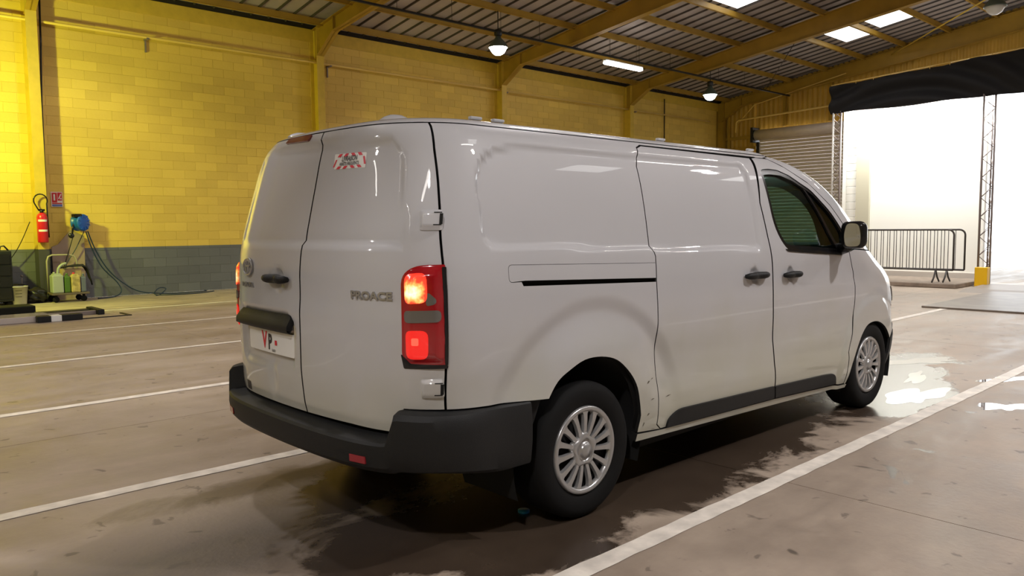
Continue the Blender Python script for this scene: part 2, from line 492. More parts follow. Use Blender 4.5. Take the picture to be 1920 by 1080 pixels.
MIRROR=mat('mirror_glass',(.5,.5,.5),rough=.01,metal=1)
SEAT=mat('dark_seat_fabric',(.02,.02,.022),rough=.85)
def _spill_grime():  # greenish floor bounce light painted into the lower body colour, along with road grime
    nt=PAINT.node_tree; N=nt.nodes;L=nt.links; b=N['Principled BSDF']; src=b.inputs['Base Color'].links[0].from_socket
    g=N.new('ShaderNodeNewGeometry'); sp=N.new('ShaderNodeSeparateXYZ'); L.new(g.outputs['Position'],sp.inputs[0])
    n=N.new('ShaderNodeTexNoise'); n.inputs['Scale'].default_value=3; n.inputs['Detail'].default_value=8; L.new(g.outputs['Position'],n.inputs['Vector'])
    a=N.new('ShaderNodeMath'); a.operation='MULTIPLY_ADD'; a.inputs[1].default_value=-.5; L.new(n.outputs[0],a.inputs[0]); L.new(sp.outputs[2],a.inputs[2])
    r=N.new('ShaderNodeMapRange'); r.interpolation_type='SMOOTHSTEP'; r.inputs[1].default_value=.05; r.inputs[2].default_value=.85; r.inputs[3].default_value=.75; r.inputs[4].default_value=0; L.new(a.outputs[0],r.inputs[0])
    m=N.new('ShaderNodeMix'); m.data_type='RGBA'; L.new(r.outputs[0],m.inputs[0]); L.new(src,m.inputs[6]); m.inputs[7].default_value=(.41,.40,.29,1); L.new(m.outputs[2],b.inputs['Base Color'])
_spill_grime()
van=empty('panel_van',(0,0,0),'long white panel van with lit tail lamps parked between the white floor lines','van')
def build_van():
    DR=[(3.639,.302),(3.606,.574),(3.587,.679),(3.555,.955),(3.538,1.224),(3.487,1.556),(3.565,1.845)]  # front door rear edge, upwards
    SR=[(2.417,.329),(2.376,.361),(2.375,.408),(2.357,.926),(2.341,1.137),(2.344,1.262),(2.324,1.318),(2.335,1.737),(2.383,1.835),(2.437,1.851)]
    DF=[(4.703,.252),(4.653,.485),(4.743,.752),(4.797,1.03),(4.945,1.219)]
    SEAM=[(.976,.668),(.976,.86),(.973,1.262),(.968,1.327),(.956,1.479),(.941,1.611),(.924,1.747),(.915,1.874)]
    cover=fillet([(1.298,1.257),(2.338,1.227),(2.338,1.148),(1.395,1.184),(1.298,1.181)],[.02,0,0,.0,.02],4)
    slot=[(1.383,1.179),(1.395,1.183),(2.338,1.148),(2.338,1.130),(1.383,1.163)]
    hole=fillet([(1.298,1.257),(2.336,1.227),(2.336,1.129),(1.383,1.162),(1.372,1.181),(1.298,1.181)],[.02,0,0,.0,0,.02],4)
    wtop=[(3.578,1.768),(3.695,1.778),(4.05,1.775),(4.381,1.745),(4.769,1.655),(4.946,1.517),(5.042,1.35),(4.93,1.255),(4.746,1.212),(4.279,1.235),(3.769,1.256),(3.69,1.30),(3.61,1.423)]
    win=fillet(wtop,[.05,.02,.05,.05,.05,.05,.05,.06,.03,.02,.05,.08,.08],4)
    dtop=[(3.62,1.851),(4.1,1.85),(4.5,1.80),(4.86,1.70),(5.05,1.55),(5.14,1.36),(5.05,1.235)]
    for sg in (1,-1):
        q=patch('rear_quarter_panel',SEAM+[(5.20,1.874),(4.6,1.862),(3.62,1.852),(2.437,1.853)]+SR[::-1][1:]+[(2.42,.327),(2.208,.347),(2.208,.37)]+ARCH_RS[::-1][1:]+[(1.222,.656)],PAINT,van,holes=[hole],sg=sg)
        patch('sliding_rail_cover',cover,PAINT,q,sg=sg,gap=.001,off=.0)
        patch('rail_slot',inset(slot,-.006),LINING,q,sg=sg,gap=0,off=-.028,flange=0)
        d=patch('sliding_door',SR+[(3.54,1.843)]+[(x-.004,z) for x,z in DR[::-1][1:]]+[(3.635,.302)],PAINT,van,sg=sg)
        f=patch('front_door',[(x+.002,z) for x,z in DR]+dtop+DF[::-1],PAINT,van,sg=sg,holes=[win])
        patch('window_glass',inset(win,.030),GLASS,f,sg=sg,off=-.016,flange=0,gap=0)
        patch('window_seal',inset(win,.002),GLOSSB,f,sg=sg,off=-.004,holes=[inset(win,.034)],gap=0,flange=.014,res=.03)
        patch('window_waist_seal',[(3.72,1.262),(4.279,1.243),(4.746,1.222),(4.94,1.262),(4.93,1.238),(4.746,1.198),(4.279,1.220),(3.76,1.246)],GLOSSB,f,sg=sg,off=.006,gap=0,flange=.01,res=.03)
        patch('window_frit',inset(win,.010),GLOSSB,f,sg=sg,off=-.022,flange=0,gap=0,holes=[fillet([(3.645,1.672),(4.02,1.662),(4.34,1.605),(4.48,1.52),(4.50,1.39),(4.44,1.285),(3.76,1.288),(3.66,1.40)],[.04,.1,.12,.08,.08,.02,.08,.1],4)])
        patch('quarter_light_bar',[(4.74,1.235),(4.80,1.235),(4.62,1.66),(4.575,1.67)],GLOSSB,f,sg=sg,off=-.006,gap=0,flange=.012,res=.03)
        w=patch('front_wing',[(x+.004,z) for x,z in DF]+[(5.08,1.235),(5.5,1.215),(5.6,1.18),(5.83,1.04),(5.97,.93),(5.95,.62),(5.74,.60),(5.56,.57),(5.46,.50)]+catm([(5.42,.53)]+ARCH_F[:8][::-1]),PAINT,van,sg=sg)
        patch('headlamp',fillet([(5.62,.92),(5.95,.86),(5.95,.74),(5.72,.78)],.03,3),LCLR,w,sg=sg,off=.006,flange=.01,res=.04)
        patch('roof_pillar',[(3.62,1.855),(4.6,1.866),(5.20,1.874),(5.30,1.84),(5.44,1.72),(5.53,1.5),(5.54,1.3),(5.5,1.218),(5.08,1.238)]+[(5.06,1.238),(5.15,1.36),(5.06,1.553),(4.865,1.705),(4.5,1.805),(4.1,1.854)],PAINT,van,sg=sg)
        sl=patch('sill',[(2.205,.345),(2.43,.328),(3.64,.298),(4.70,.249),(4.76,.245),(4.76,.214),(2.20,.298)],PAINT,van,sg=sg,off=.004,flange=.04)
        c1=patch('sill_cladding',fillet([(2.46,.327),(2.468,.375),(2.56,.421),(3.28,.401),(3.604,.390),(3.634,.303)],[0,.03,.05,.05,0,0],4),DARKP,d,sg=sg,off=.012,flange=.012)
        patch('sill_cladding',fillet([(3.644,.302),(3.612,.389),(4.31,.366),(4.50,.353),(4.575,.262)],[0,0,.05,.06,.02],4),DARKP,f,sg=sg,off=.012,flange=.012)
        if sg>0:
            for k,(a,b,c,dd,th) in enumerate([(2.255,.60,.03,.012,.004),(2.29,.51,.04,.004,.003),(2.27,.43,.02,.01,.004),(2.44,.50,.06,.006,.002),(2.50,.47,.05,-.004,.002),(2.32,.345,.05,-.006,.006),(2.245,.375,.012,.02,.005),(2.30,.615,.035,.006,.002)]):
                patch('paint_scratch',[(a,b),(a+c*.5,b+dd*.8+th),(a+c,b+dd),(a+c*.5,b+dd*.2)],mat('scratch_grime',(.09,.075,.05),rough=.8) if k==0 else bpy.data.materials['scratch_grime'],q if a<2.37 else d,off=.0012,gap=0,flange=0,res=.02,custom=False)
        # handles
        for hs,hz,L,pp in ((3.33,1.11,.125,d),(3.785,1.095,.118,f)):
            mb=MB(); pts=[];rr=[]
            for i in range(13):
                t=i/12; pts.append(surf(sg*(hs-L+2*L*t),hz+.002,.012+.022*math.sin(PI*t)**.5)); rr.append(.012+.010*math.sin(PI*t)**.35)
            mb.tube(pts,rr,10); h=mb.build('door_handle',DARKP,pp); h['label']='black grip handle'
        # tail lamp
        lp=fillet([(.792,1.225),(.855,1.268),(.978,1.270),(.980,.857),(.820,.857),(.790,.890)],[.05,.05,.005,.005,.04,.03],5)
        def lo(a,b,lp=lp): return .006+.024*smooth(0,-.05,sdf((abs(a),b),lp))
        t=patch('tail_lamp',lp,LRED,van,sg=sg,off=lo,gap=0,flange=.03,res=.02,nod=True); t['label']='tall lit red tail lamp'
        def ov(nm,poly,m,e,r=.012): return patch(nm,fillet(poly,r,4),m,t,sg=sg,off=(lambda a,b:lo(a,b)+e),gap=0,flange=.006,res=.02,nod=True)
        ov('brake_light',[(.812,1.232),(.905,1.238),(.905,1.118),(.81,1.112)],LHOT,.003,.03)
        ov('bulb_glow',[(.84,.945),(.868,.945),(.868,.975),(.84,.975)],BULB2,.0045,.006)
        ov('brake_light_surround',[(.91,1.16),(.94,1.13),(.935,1.112),(.90,1.104),(.90,1.15)],LCLR,.002)
        ov('reversing_light',[(.806,1.085),(.955,1.088),(.955,1.04),(.806,1.036)],LCLR,.004,.02)
        ov('fog_light',[(.81,1.005),(.905,1.006),(.905,.888),(.815,.886)],LREDLIT,.003,.03)
        ov('lamp_edge',[(.786,.905),(.80,.845),(.982,.845),(.982,.86),(.83,.866),(.805,.89)],GLOSSB,.002,.006)
        ov('lamp_edge',[(.965,1.26),(.982,1.26),(.982,.86),(.970,.86)],GLOSSB,.0035,.003)
        # hinges
        for z0,z1 in ((1.409,1.493),(.722,.802)):
            hp=fillet([(.872,z0),(.972,z0),(.966,z1),(.868,z1)],.014,4)
            h=patch('door_hinge',hp,PAINT,van,sg=sg,off=lambda a,b,hp=hp:.004+.016*smooth(0,-.012,sdf((abs(a),b),hp)),gap=0,flange=.02,res=.012,nod=True)
            zc=(z0+z1)/2
            patch('hinge_slot',[(.953,zc-.022),(.966,zc-.022),(.966,zc+.022),(.953,zc+.022)],LINING,h,sg=sg,off=.0215,gap=0,flange=0,res=.02,nod=True)
            for dz in (-.026,.024): patch('hinge_pin',[(.930,zc+dz),(.962,zc+dz),(.962,zc+dz+.004),(.930,zc+dz+.004)],LINING,h,sg=sg,off=.0216,gap=0,flange=0,res=.02,nod=True)
    # rear doors
    S2=[(a-.004,b) for a,b in SEAM]
    mid=[(.128,.566),(.110,.775),(.110,1.099),(.112,1.198),(.117,1.296),(.121,1.37),(.122,1.492),(.125,1.627),(.130,1.815),(.118,1.874)]
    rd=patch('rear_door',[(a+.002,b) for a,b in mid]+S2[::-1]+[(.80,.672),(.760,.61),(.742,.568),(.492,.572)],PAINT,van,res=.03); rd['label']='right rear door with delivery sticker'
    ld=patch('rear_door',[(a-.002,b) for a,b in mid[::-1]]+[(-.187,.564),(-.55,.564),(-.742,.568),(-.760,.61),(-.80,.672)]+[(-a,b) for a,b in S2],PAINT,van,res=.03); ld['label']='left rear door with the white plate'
    # stop lamp, handle, plate, bar
    patch('stop_lamp',fillet([(-.02,1.838),(-.01,1.868),(-.33,1.871),(-.335,1.846)],.012,4),STOP,ld,off=.006,gap=0,flange=.01,res=.02)['label']='dull red high stop lamp'
    mb=MB();pts=[];rr=[]
    for i in range(13):
        t=i/12; pts.append(surf(-.225+.24*t,1.183,.012+.022*math.sin(PI*t)**.5)); rr.append(.012+.010*math.sin(PI*t)**.35)
    mb.tube(pts,rr,10).build('door_handle',DARKP,ld)
    bar=patch('handle_bar',fillet([(.045,.928),(.05,.985),(.02,1.018),(-.57,1.014),(-.58,.935)],[.005,.03,.03,.03,.01],4),DARKP,ld,off=lambda a,b:.008+.035*smooth(1.02,.96,b)*smooth(.92,.94,b),gap=0,flange=.03,res=.02,nod=True)
    bar['label']='black strip over the plate'
    pl=patch('number_plate',fillet([(.046,.812),(.046,.922),(-.474,.922),(-.474,.812)],.01,3),WHITE,ld,off=.004,gap=0,flange=.008,res=.04,nod=True); pl['label']='white plate with red and black letters'
    for txt,u,v,sz,m_,ox in (('V',-.276,.868,.115,REDP,.004),('P',-.212,.862,.105,BLACKP,.004),('auto',-.172,.828,.028,BLACKP,0)):
        vs,fs=text_polys(txt,sz,sx=.78,offset=ox); on_surf(vs,fs,u,v,.0055-disp(u,v),m_,'plate_letter',pl)
    on_surf([(-.012,-.012),(.012,-.012),(.012,.012),(-.012,.012)],[(0,1,2,3)],-.145,.866,.0055-disp(-.145,.866),REDP,'plate_square',pl)
    # right door: sticker and badge
    st=patch('delivery_sticker',fillet([(.278,1.692),(.540,1.688),(.542,1.757),(.270,1.763)],.006,2),WHITE,rd,off=.001,gap=0,flange=0,res=.04); st['label']='red and white delivery sticker'
    cz=1.726; cs=.407
    def bars(x,zc,w,h,sh):
        on_surf([(x-w/2-sh,-h/2),(x+w/2-sh,-h/2),(x+w/2+sh,h/2),(x-w/2+sh,h/2)],[(0,1,2,3)],cs,zc,.0022,REDP,'sticker_stripe',st)
    for x,sh in ((-.085,.008),(-.03,.008),(.03,-.008),(.085,-.008)):
        bars(x,cz+.027,.028,.014,sh); bars(x-.0,cz-.029,.028,.012,sh)
    bars(-.122,cz-.008,.012,.034,.010); bars(.122,cz-.004,.014,.036,-.006)
    vs,fs=text_polys('LIVRAISON',.034,sx=.78,shear=.15,offset=.0006); on_surf(vs,fs,cs,cz+.009,.0024,BLACKP,'sticker_lettering',st)
    vs,fs=text_polys('ARRÊTS FRÉQUENTS',.021,sx=.84,offset=.0004); on_surf(vs,fs,cs,cz-.014,.0024,BLACKP,'sticker_lettering',st)
    vs,fs=text_polys('PROACE',.046,sx=1.30,offset=.0016); on_surf(vs,fs,.636,1.139,.006,CHROME,'badge_letters',rd,thick=.006)['label']='chrome model lettering'
    # left door: oval emblem and letters
    mb=MB(); n=28
    def oval(a,b,r,cu=0,cv=0):
        mb.tube([surf(-.47+cu+a*math.cos(2*PI*i/n),1.228+cv+b*math.sin(2*PI*i/n),.008) for i in range(n)],r,6,closed=True)
    oval(.062,.042,.006); oval(.020,.040,.004); oval(.040,.014,.004,0,.018)
    mb.build('emblem',CHROME,ld)['label']='chrome oval emblem'
    vs,fs=text_polys('TOYOTA',.036,sx=1.25); on_surf(vs,fs,-.49,1.135,.006,CHROME,'badge_letters',ld,thick=.006)
    vs,fs=text_polys('2.0',.03,sx=1.1,offset=.001); on_surf([(-.03,-.022),(.035,-.022),(.035,.026),(-.03,.026)],[(0,1,2,3)],-.545,.60,.002,BLACKP,'badge_plate',ld)
    # roof
    cx=.75; Ls=200; levels=[0,.01,.025,.05,.08,.12,.18,.26,.36,.48,.60,.72]
    ring=[base(-SLEN+2*SLEN*i/Ls,1.874) for i in range(Ls)]
    x0=min(p[0] for p in ring);x1=max(p[0] for p in ring)
    vs=[];fs=[]
    for d in levels:
        k=1-d/.735
        for p in ring:
            lx=(cx-x0) if p[0]<cx else (x1-cx)
            t=1-d/lx; X=cx+(p[0]-cx)*t
            vs.append((X,p[1]*k,1.876+.040*(1-math.exp(-d/.06))+.012*min(1,d/.5)))
    for i in range(len(levels)-1):
        for j in range(Ls):
            j2=(j+1)%Ls; fs.append((i*Ls+j,i*Ls+j2,(i+1)*Ls+j2,(i+1)*Ls+j))
    fs.append(tuple((len(levels)-1)*Ls+j for j in range(Ls)))
    roof=mesh_obj('roof_panel',vs,fs,PAINT,van,smooth=True)
    for y in (-.62,.62):
        for x in (-.42,-.28,1.0,2.0):
            m=MB(); m.bev(x-.035,x+.035,y-.012,y+.012,1.915,1.930,.005); m.build('roof_rail_cap',PAINT,roof)
    m=MB(); m.lathe([(.0,.030),(.03,.028),(.055,.016),(.075,.0)],Matrix.Translation((-.66,-.33,1.918))@Matrix.Diagonal((1.2,.8,1,1)),20); m.build('roof_vent',PAINT,roof)
    m=MB(); m.lathe([(.0,.026),(.03,.024),(.055,.014),(.07,.0)],Matrix.Translation((-.70,.50,1.914))@Matrix.Diagonal((1.2,.8,1,1)),20); m.build('roof_vent',PAINT,roof)
    # front
    A=[(5.505,1.214),(5.62,1.175),(5.84,1.04),(5.98,.925)]
    mir=lambda q:[(2*SLEN-a,b) for a,b in q[::-1]]
    patch('bonnet',A+mir(A),PAINT,van,res=.05)
    Wd=[(5.31,1.845),(5.45,1.72),(5.54,1.5),(5.55,1.3),(5.515,1.235)]
    patch('windscreen',Wd+mir(Wd),GLASS,van,res=.06,off=-.004,flange=0)
    S=[(5.31,1.850),(5.21,1.874)]
    patch('windscreen_header',[(5.21,1.874),(5.31,1.847)]+mir([(5.21,1.874),(5.31,1.847)]),PAINT,van,res=.05)
    patch('scuttle_panel',[(5.51,1.232),(5.51,1.217)]+mir([(5.51,1.232),(5.51,1.217)]),DARKP,van,res=.05,off=-.01)
    fb=patch('front_bumper',[(5.97,.92),(5.955,.62)]+mir([(5.97,.92),(5.955,.62)]),PAINT,van,res=.05)
    patch('grille',[(6.15,.86),(6.1,.66)]+mir([(6.15,.86),(6.1,.66)]),DARKP,fb,res=.05,off=.004)
    patch('lower_front_bumper',[(5.46,.50),(5.56,.565),(5.74,.595),(5.955,.615)]+mir([(5.46,.50),(5.56,.565),(5.74,.595),(5.955,.615)])+mir([(5.47,.38),(5.45,.22)])[::1][::-1][::-1]+[(5.45,.22),(5.47,.38)],DARKP,van,res=.05,off=.006)
    # rear bumper: lofted profile
    cen=[(-.03,.556),(.0,.553),(.060,.545),(.080,.540),(.089,.528),(.093,.49),(.088,.435),(.070,.412),(.02,.395),(-.10,.395)]
    ss=[-1.425+2.85*i/150 for i in range(151)]; vs=[];fs=[]
    for s in ss:
        a=abs(s); w=smooth(.735,.785,a); top=.672-.035*max(0,(a-.79))/.74 if a>.79 else .672
        k=.072*smooth(1.32,.80,a)+.012
        sh=1-.25*smooth(.8,1.4,a)
        side=[(-.03,top),(k*.3,top),(k*.8,top-.008),(k,top-.03),(k*1.05,top-.08),(k*1.06,.50),(k*1.0,.46),(k*.8,.425-.05*smooth(.9,1.3,a)),(k*.4,.41-.05*smooth(.9,1.3,a)),(-.10,.40-.05*smooth(.9,1.3,a))]
        for (o1,z1),(o2,z2) in zip(cen,side):
            o=o1*(1-w)+o2*w; z=z1*(1-w)+z2*w
            nn=bnorm(s,z)*NS; nn.z=0; nn.normalize(); p=Vector(base(s,z))+nn*o; vs.append(p)
    n=len(cen)
    for i in range(150):
        for j in range(n-1): fs.append((i*n+j,(i+1)*n+j,(i+1)*n+j+1,i*n+j+1))
    rb=mesh_obj('rear_bumper',vs,fs,DARKP,van,smooth=True); rb['label']='black textured plastic bumper'; rb.data.set_sharp_from_angle(angle=math.radians(28))
    for sg in (1,-1):
        mb=MB()
        P=[]
        def bp(s,z):
            nn=bnorm(s,z)*NS;nn.z=0;nn.normalize(); return Vector(base(s,z))+nn*(.0955)
        a,b=(.575,.655) if sg>0 else (-.655,-.575)
        c=[bp(a,.447),bp(b,.447),bp(b,.478),bp(a,.478)]
        mb.add([*c,*[q+Vector((.03,0,0)) for q in c]],[(0,1,2,3),(0,4,5,1),(1,5,6,2),(2,6,7,3),(3,7,4,0)])
        mb.build('bumper_reflector',mat('red_reflector',(.28,.01,.02),rough=.3,coat=1),rb)
    # lining seen through the panel gaps, closing the cargo bay
    lin_=[(a,b) for a,b in [(-3.50,1.86),(3.50,1.86),(3.52,1.2),(3.55,.32),(2.25,.32)]]
    def lining(sg):
        poly=[(0,1.86),(3.40,1.85),(3.40,1.2),(4.72,1.14),(4.72,.30),(2.26,.32)]+ARCH_R[::-1][:11]+[(1.43,.44),(.9,.45),(0,.45)]
        patch('inner_lining',poly,LINING,van,sg=sg,off=-.034,res=.12,gap=0,flange=0,nod=True)
    lining(1);lining(-1)
    mb=MB(); mb.box(1.62,1.66,-.90,.90,.30,1.22); mb.prism([(-.88,1.22),(.88,1.22),(.74,1.84),(-.74,1.84)],0,1.62,1.66); mb.build('bulkhead',LINING,van)
    mb=MB()
    mb.box(-.45,4.0,-.62,.62,.24,.34); mb.box(-1.0,-.40,-.80,.80,.44,.50); mb.box(.48,2.85,-.87,.87,.24,.34); mb.box(1.66,3.9,-.55,.55,.30,.62)
    mb.build('underbody',LINING,van)
    for xc in (0,3.275):
        for sg in (1,-1):
            mb=MB(); M=Matrix.Translation((xc,sg*.62,.34))@Matrix.Rotation(PI/2,4,'X')
            zz=sg*(-.29)
            M=Matrix(((1,0,0,xc),(0,0,1,0),(0,1,0,.34),(0,0,0,1)))
            prof=[(.0,.52),(.46,.52),(.46,.90)] 
            prof=[(r,sg*h) for r,h in prof]
            mb.lathe(prof,M,36,-.35,PI+.35)
            mb.build('wheel_arch_liner',LINING,van)
    # cabin
    mb=MB(); mb.bev(2.95,3.55,-.82,.82,.95,1.27,.08); mb.build('dashboard',SEAT,van)
    mb=MB(); mb.box(1.66,3.5,-.85,.85,.62,.70); mb.build('cabin_floor',SEAT,van)
    for y in (-.45,.0,.48):
        st=MB(); st.bev(1.95,2.45,y-.22,y+.22,.70,.98,.07)
        o=st.build('seat',SEAT,van)
        b=MB(); b.bev(-.07,.07,-.22,.22,0,.52,.05,Matrix.Translation((2.0,y,.95))@Matrix.Rotation(-.2,4,'Y')); b.build('seat_back',SEAT,o)
        b=MB(); b.bev(-.05,.05,-.12,.12,.0,.16,.04,Matrix.Translation((1.87,y,1.47))@Matrix.Rotation(-.2,4,'Y')); b.build('headrest',SEAT,o)
    mb=MB(); M=Matrix.Translation((2.82,.45,1.14))@Matrix.Rotation(-.5-PI/2+.35,4,'Y')
    mb.tube([M@Vector((.18*math.cos(2*PI*i/24),.18*math.sin(2*PI*i/24),0)) for i in range(24)],.015,8,closed=True)
    mb.tube([M@Vector((-.17,0,0)),M@Vector((.17,0,0))],.02,6); mb.build('steering_wheel',DARKP,van)
    # door mirrors
    for sg in (1,-1):
        y=-1.085*sg
        T=Matrix.Translation((2.60,y,1.345))@Matrix.Rotation(sg*.15,4,'Z')
        mb=MB(); prof=[]
        bm=bmesh.new(); bmesh.ops.create_cube(bm,size=1)
        for v in bm.verts: v.co=Vector((v.co.x*.13,v.co.y*(.185 if v.co.x<0 else .13),v.co.z*(.205 if v.co.x<0 else .14)))
        bmesh.ops.bevel(bm,geom=bm.edges[:],offset=.045,segments=4,affect='EDGES',profile=.5); bm.verts.index_update()
        mb.add([T@v.co for v in bm.verts],[[v.index for v in f.verts] for f in bm.faces],True); bm.free()
        mb.tube([(2.70,-.93*sg,1.24),(2.66,-1.0*sg,1.25),(2.61,-1.04*sg,1.27)],[.045,.035,.03],10)
        mm=mb.build('door_mirror',GLOSSB,van)
        mb=MB(); mb.prism(fillet([(-.048,-.078),(.048,-.082),(.058,.0),(.040,.080),(-.036,.076),(-.052,0)],.03,4),0,-.0665,-.060,T); g=mb.build('mirror_glass',MIRROR,mm)
    # wheels
    def wheel(x,sg,hub_y=.93):
        M=Matrix(((1,0,0,x),(0,0,-sg,0),(0,1,0,.335),(0,0,0,1)))   # local z -> outward
        # outward is -y for sg=1
        def lt(prof,n=48):
            mb=MB(); mb.lathe(prof,M,n); return mb
        y=hub_y
        tp=[(.205,y-.22),(.23,y-.235),(.27,y-.24),(.315,y-.235),(.331,y-.215),(.335,y-.19),(.3355,y-.12),(.335,y-.05),(.331,y-.025),(.318,y-.008),(.29,y+.002),(.25,y-.002),(.225,y-.012),(.214,y-.02),(.205,y-.05)]
        t=lt(tp).build('wheel',RUBBER,van); t['label']='black tyre with silver trim'
        for r in (.06,.10,.14):
            pass
        m=lt([(.205,y-.22),(.20,y-.16),(.0,y-.14)]); m.build('wheel_rim',LINING,t)
        c=MB()
        c.lathe([(.216,y-.03),(.217,y-.012),(.212,y-.004),(.200,y-.003),(.188,y-.012),(.186,y-.03)],M,64)
        # hub
        hub=[];n=60
        def star(r,k): return lambda a:r+k*math.cos(5*a)
        rings=[(star(.088,.010),-.035),(star(.086,.010),-.022),(star(.074,.007),-.010),(star(.055,.0),-.006),(star(.052,0),-.014),(star(.045,0),-.016),(star(.036,0),.0),(star(.034,0),.004),(star(.0,0),.006)]
        vs=[];fs=[]
        for fr,h in rings:
            for j in range(n):
                a=2*PI*j/n+.3; r=fr(a-.3); vs.append(M@Vector((r*math.cos(a),r*math.sin(a),y+h)))
        for i in range(len(rings)-1):
            for j in range(n): fs.append((i*n+j,i*n+(j+1)%n,(i+1)*n+(j+1)%n,(i+1)*n+j))
        c.add(vs,fs,True)
        for g in range(5):
            for q in (-.40,0,.40):
                a=.3+2*PI*g/5+q; w0,w1=(.012,.017) 
                R=Matrix.Rotation(a,4,'Z')
                sec=[]
                for (r,w,h) in ((.070,w0,-.016),(.10,w0,-.010),(.15,w0+.002,-.008),(.178,w1,-.010),(.196,w1+.012,-.010)):
                    sec.append([(r,-w,h-.018),(r,-w*.8,h),(r,w*.8,h),(r,w,h-.018)])
                vs=[M@(R@Vector((p[0],p[1],p[2]+0))) if False else M@(R@Vector((p[0],p[1],0))+Vector((0,0,y+p[2]))) for s_ in sec for p in s_]
                fs=[(i*4+j,i*4+j+1,(i+1)*4+j+1,(i+1)*4+j) for i in range(4) for j in range(3)]
                c.add(vs,fs,False)
        c.build('wheel_trim',SILVER,t)['label']='silver multi-spoke wheel trim'
        lt([(.20,y-.055),(.0,y-.05)]).build('brake_disc',LINING,t)
    for x in (0,3.275):
        for sg in (1,-1): wheel(x,sg)
build_van()
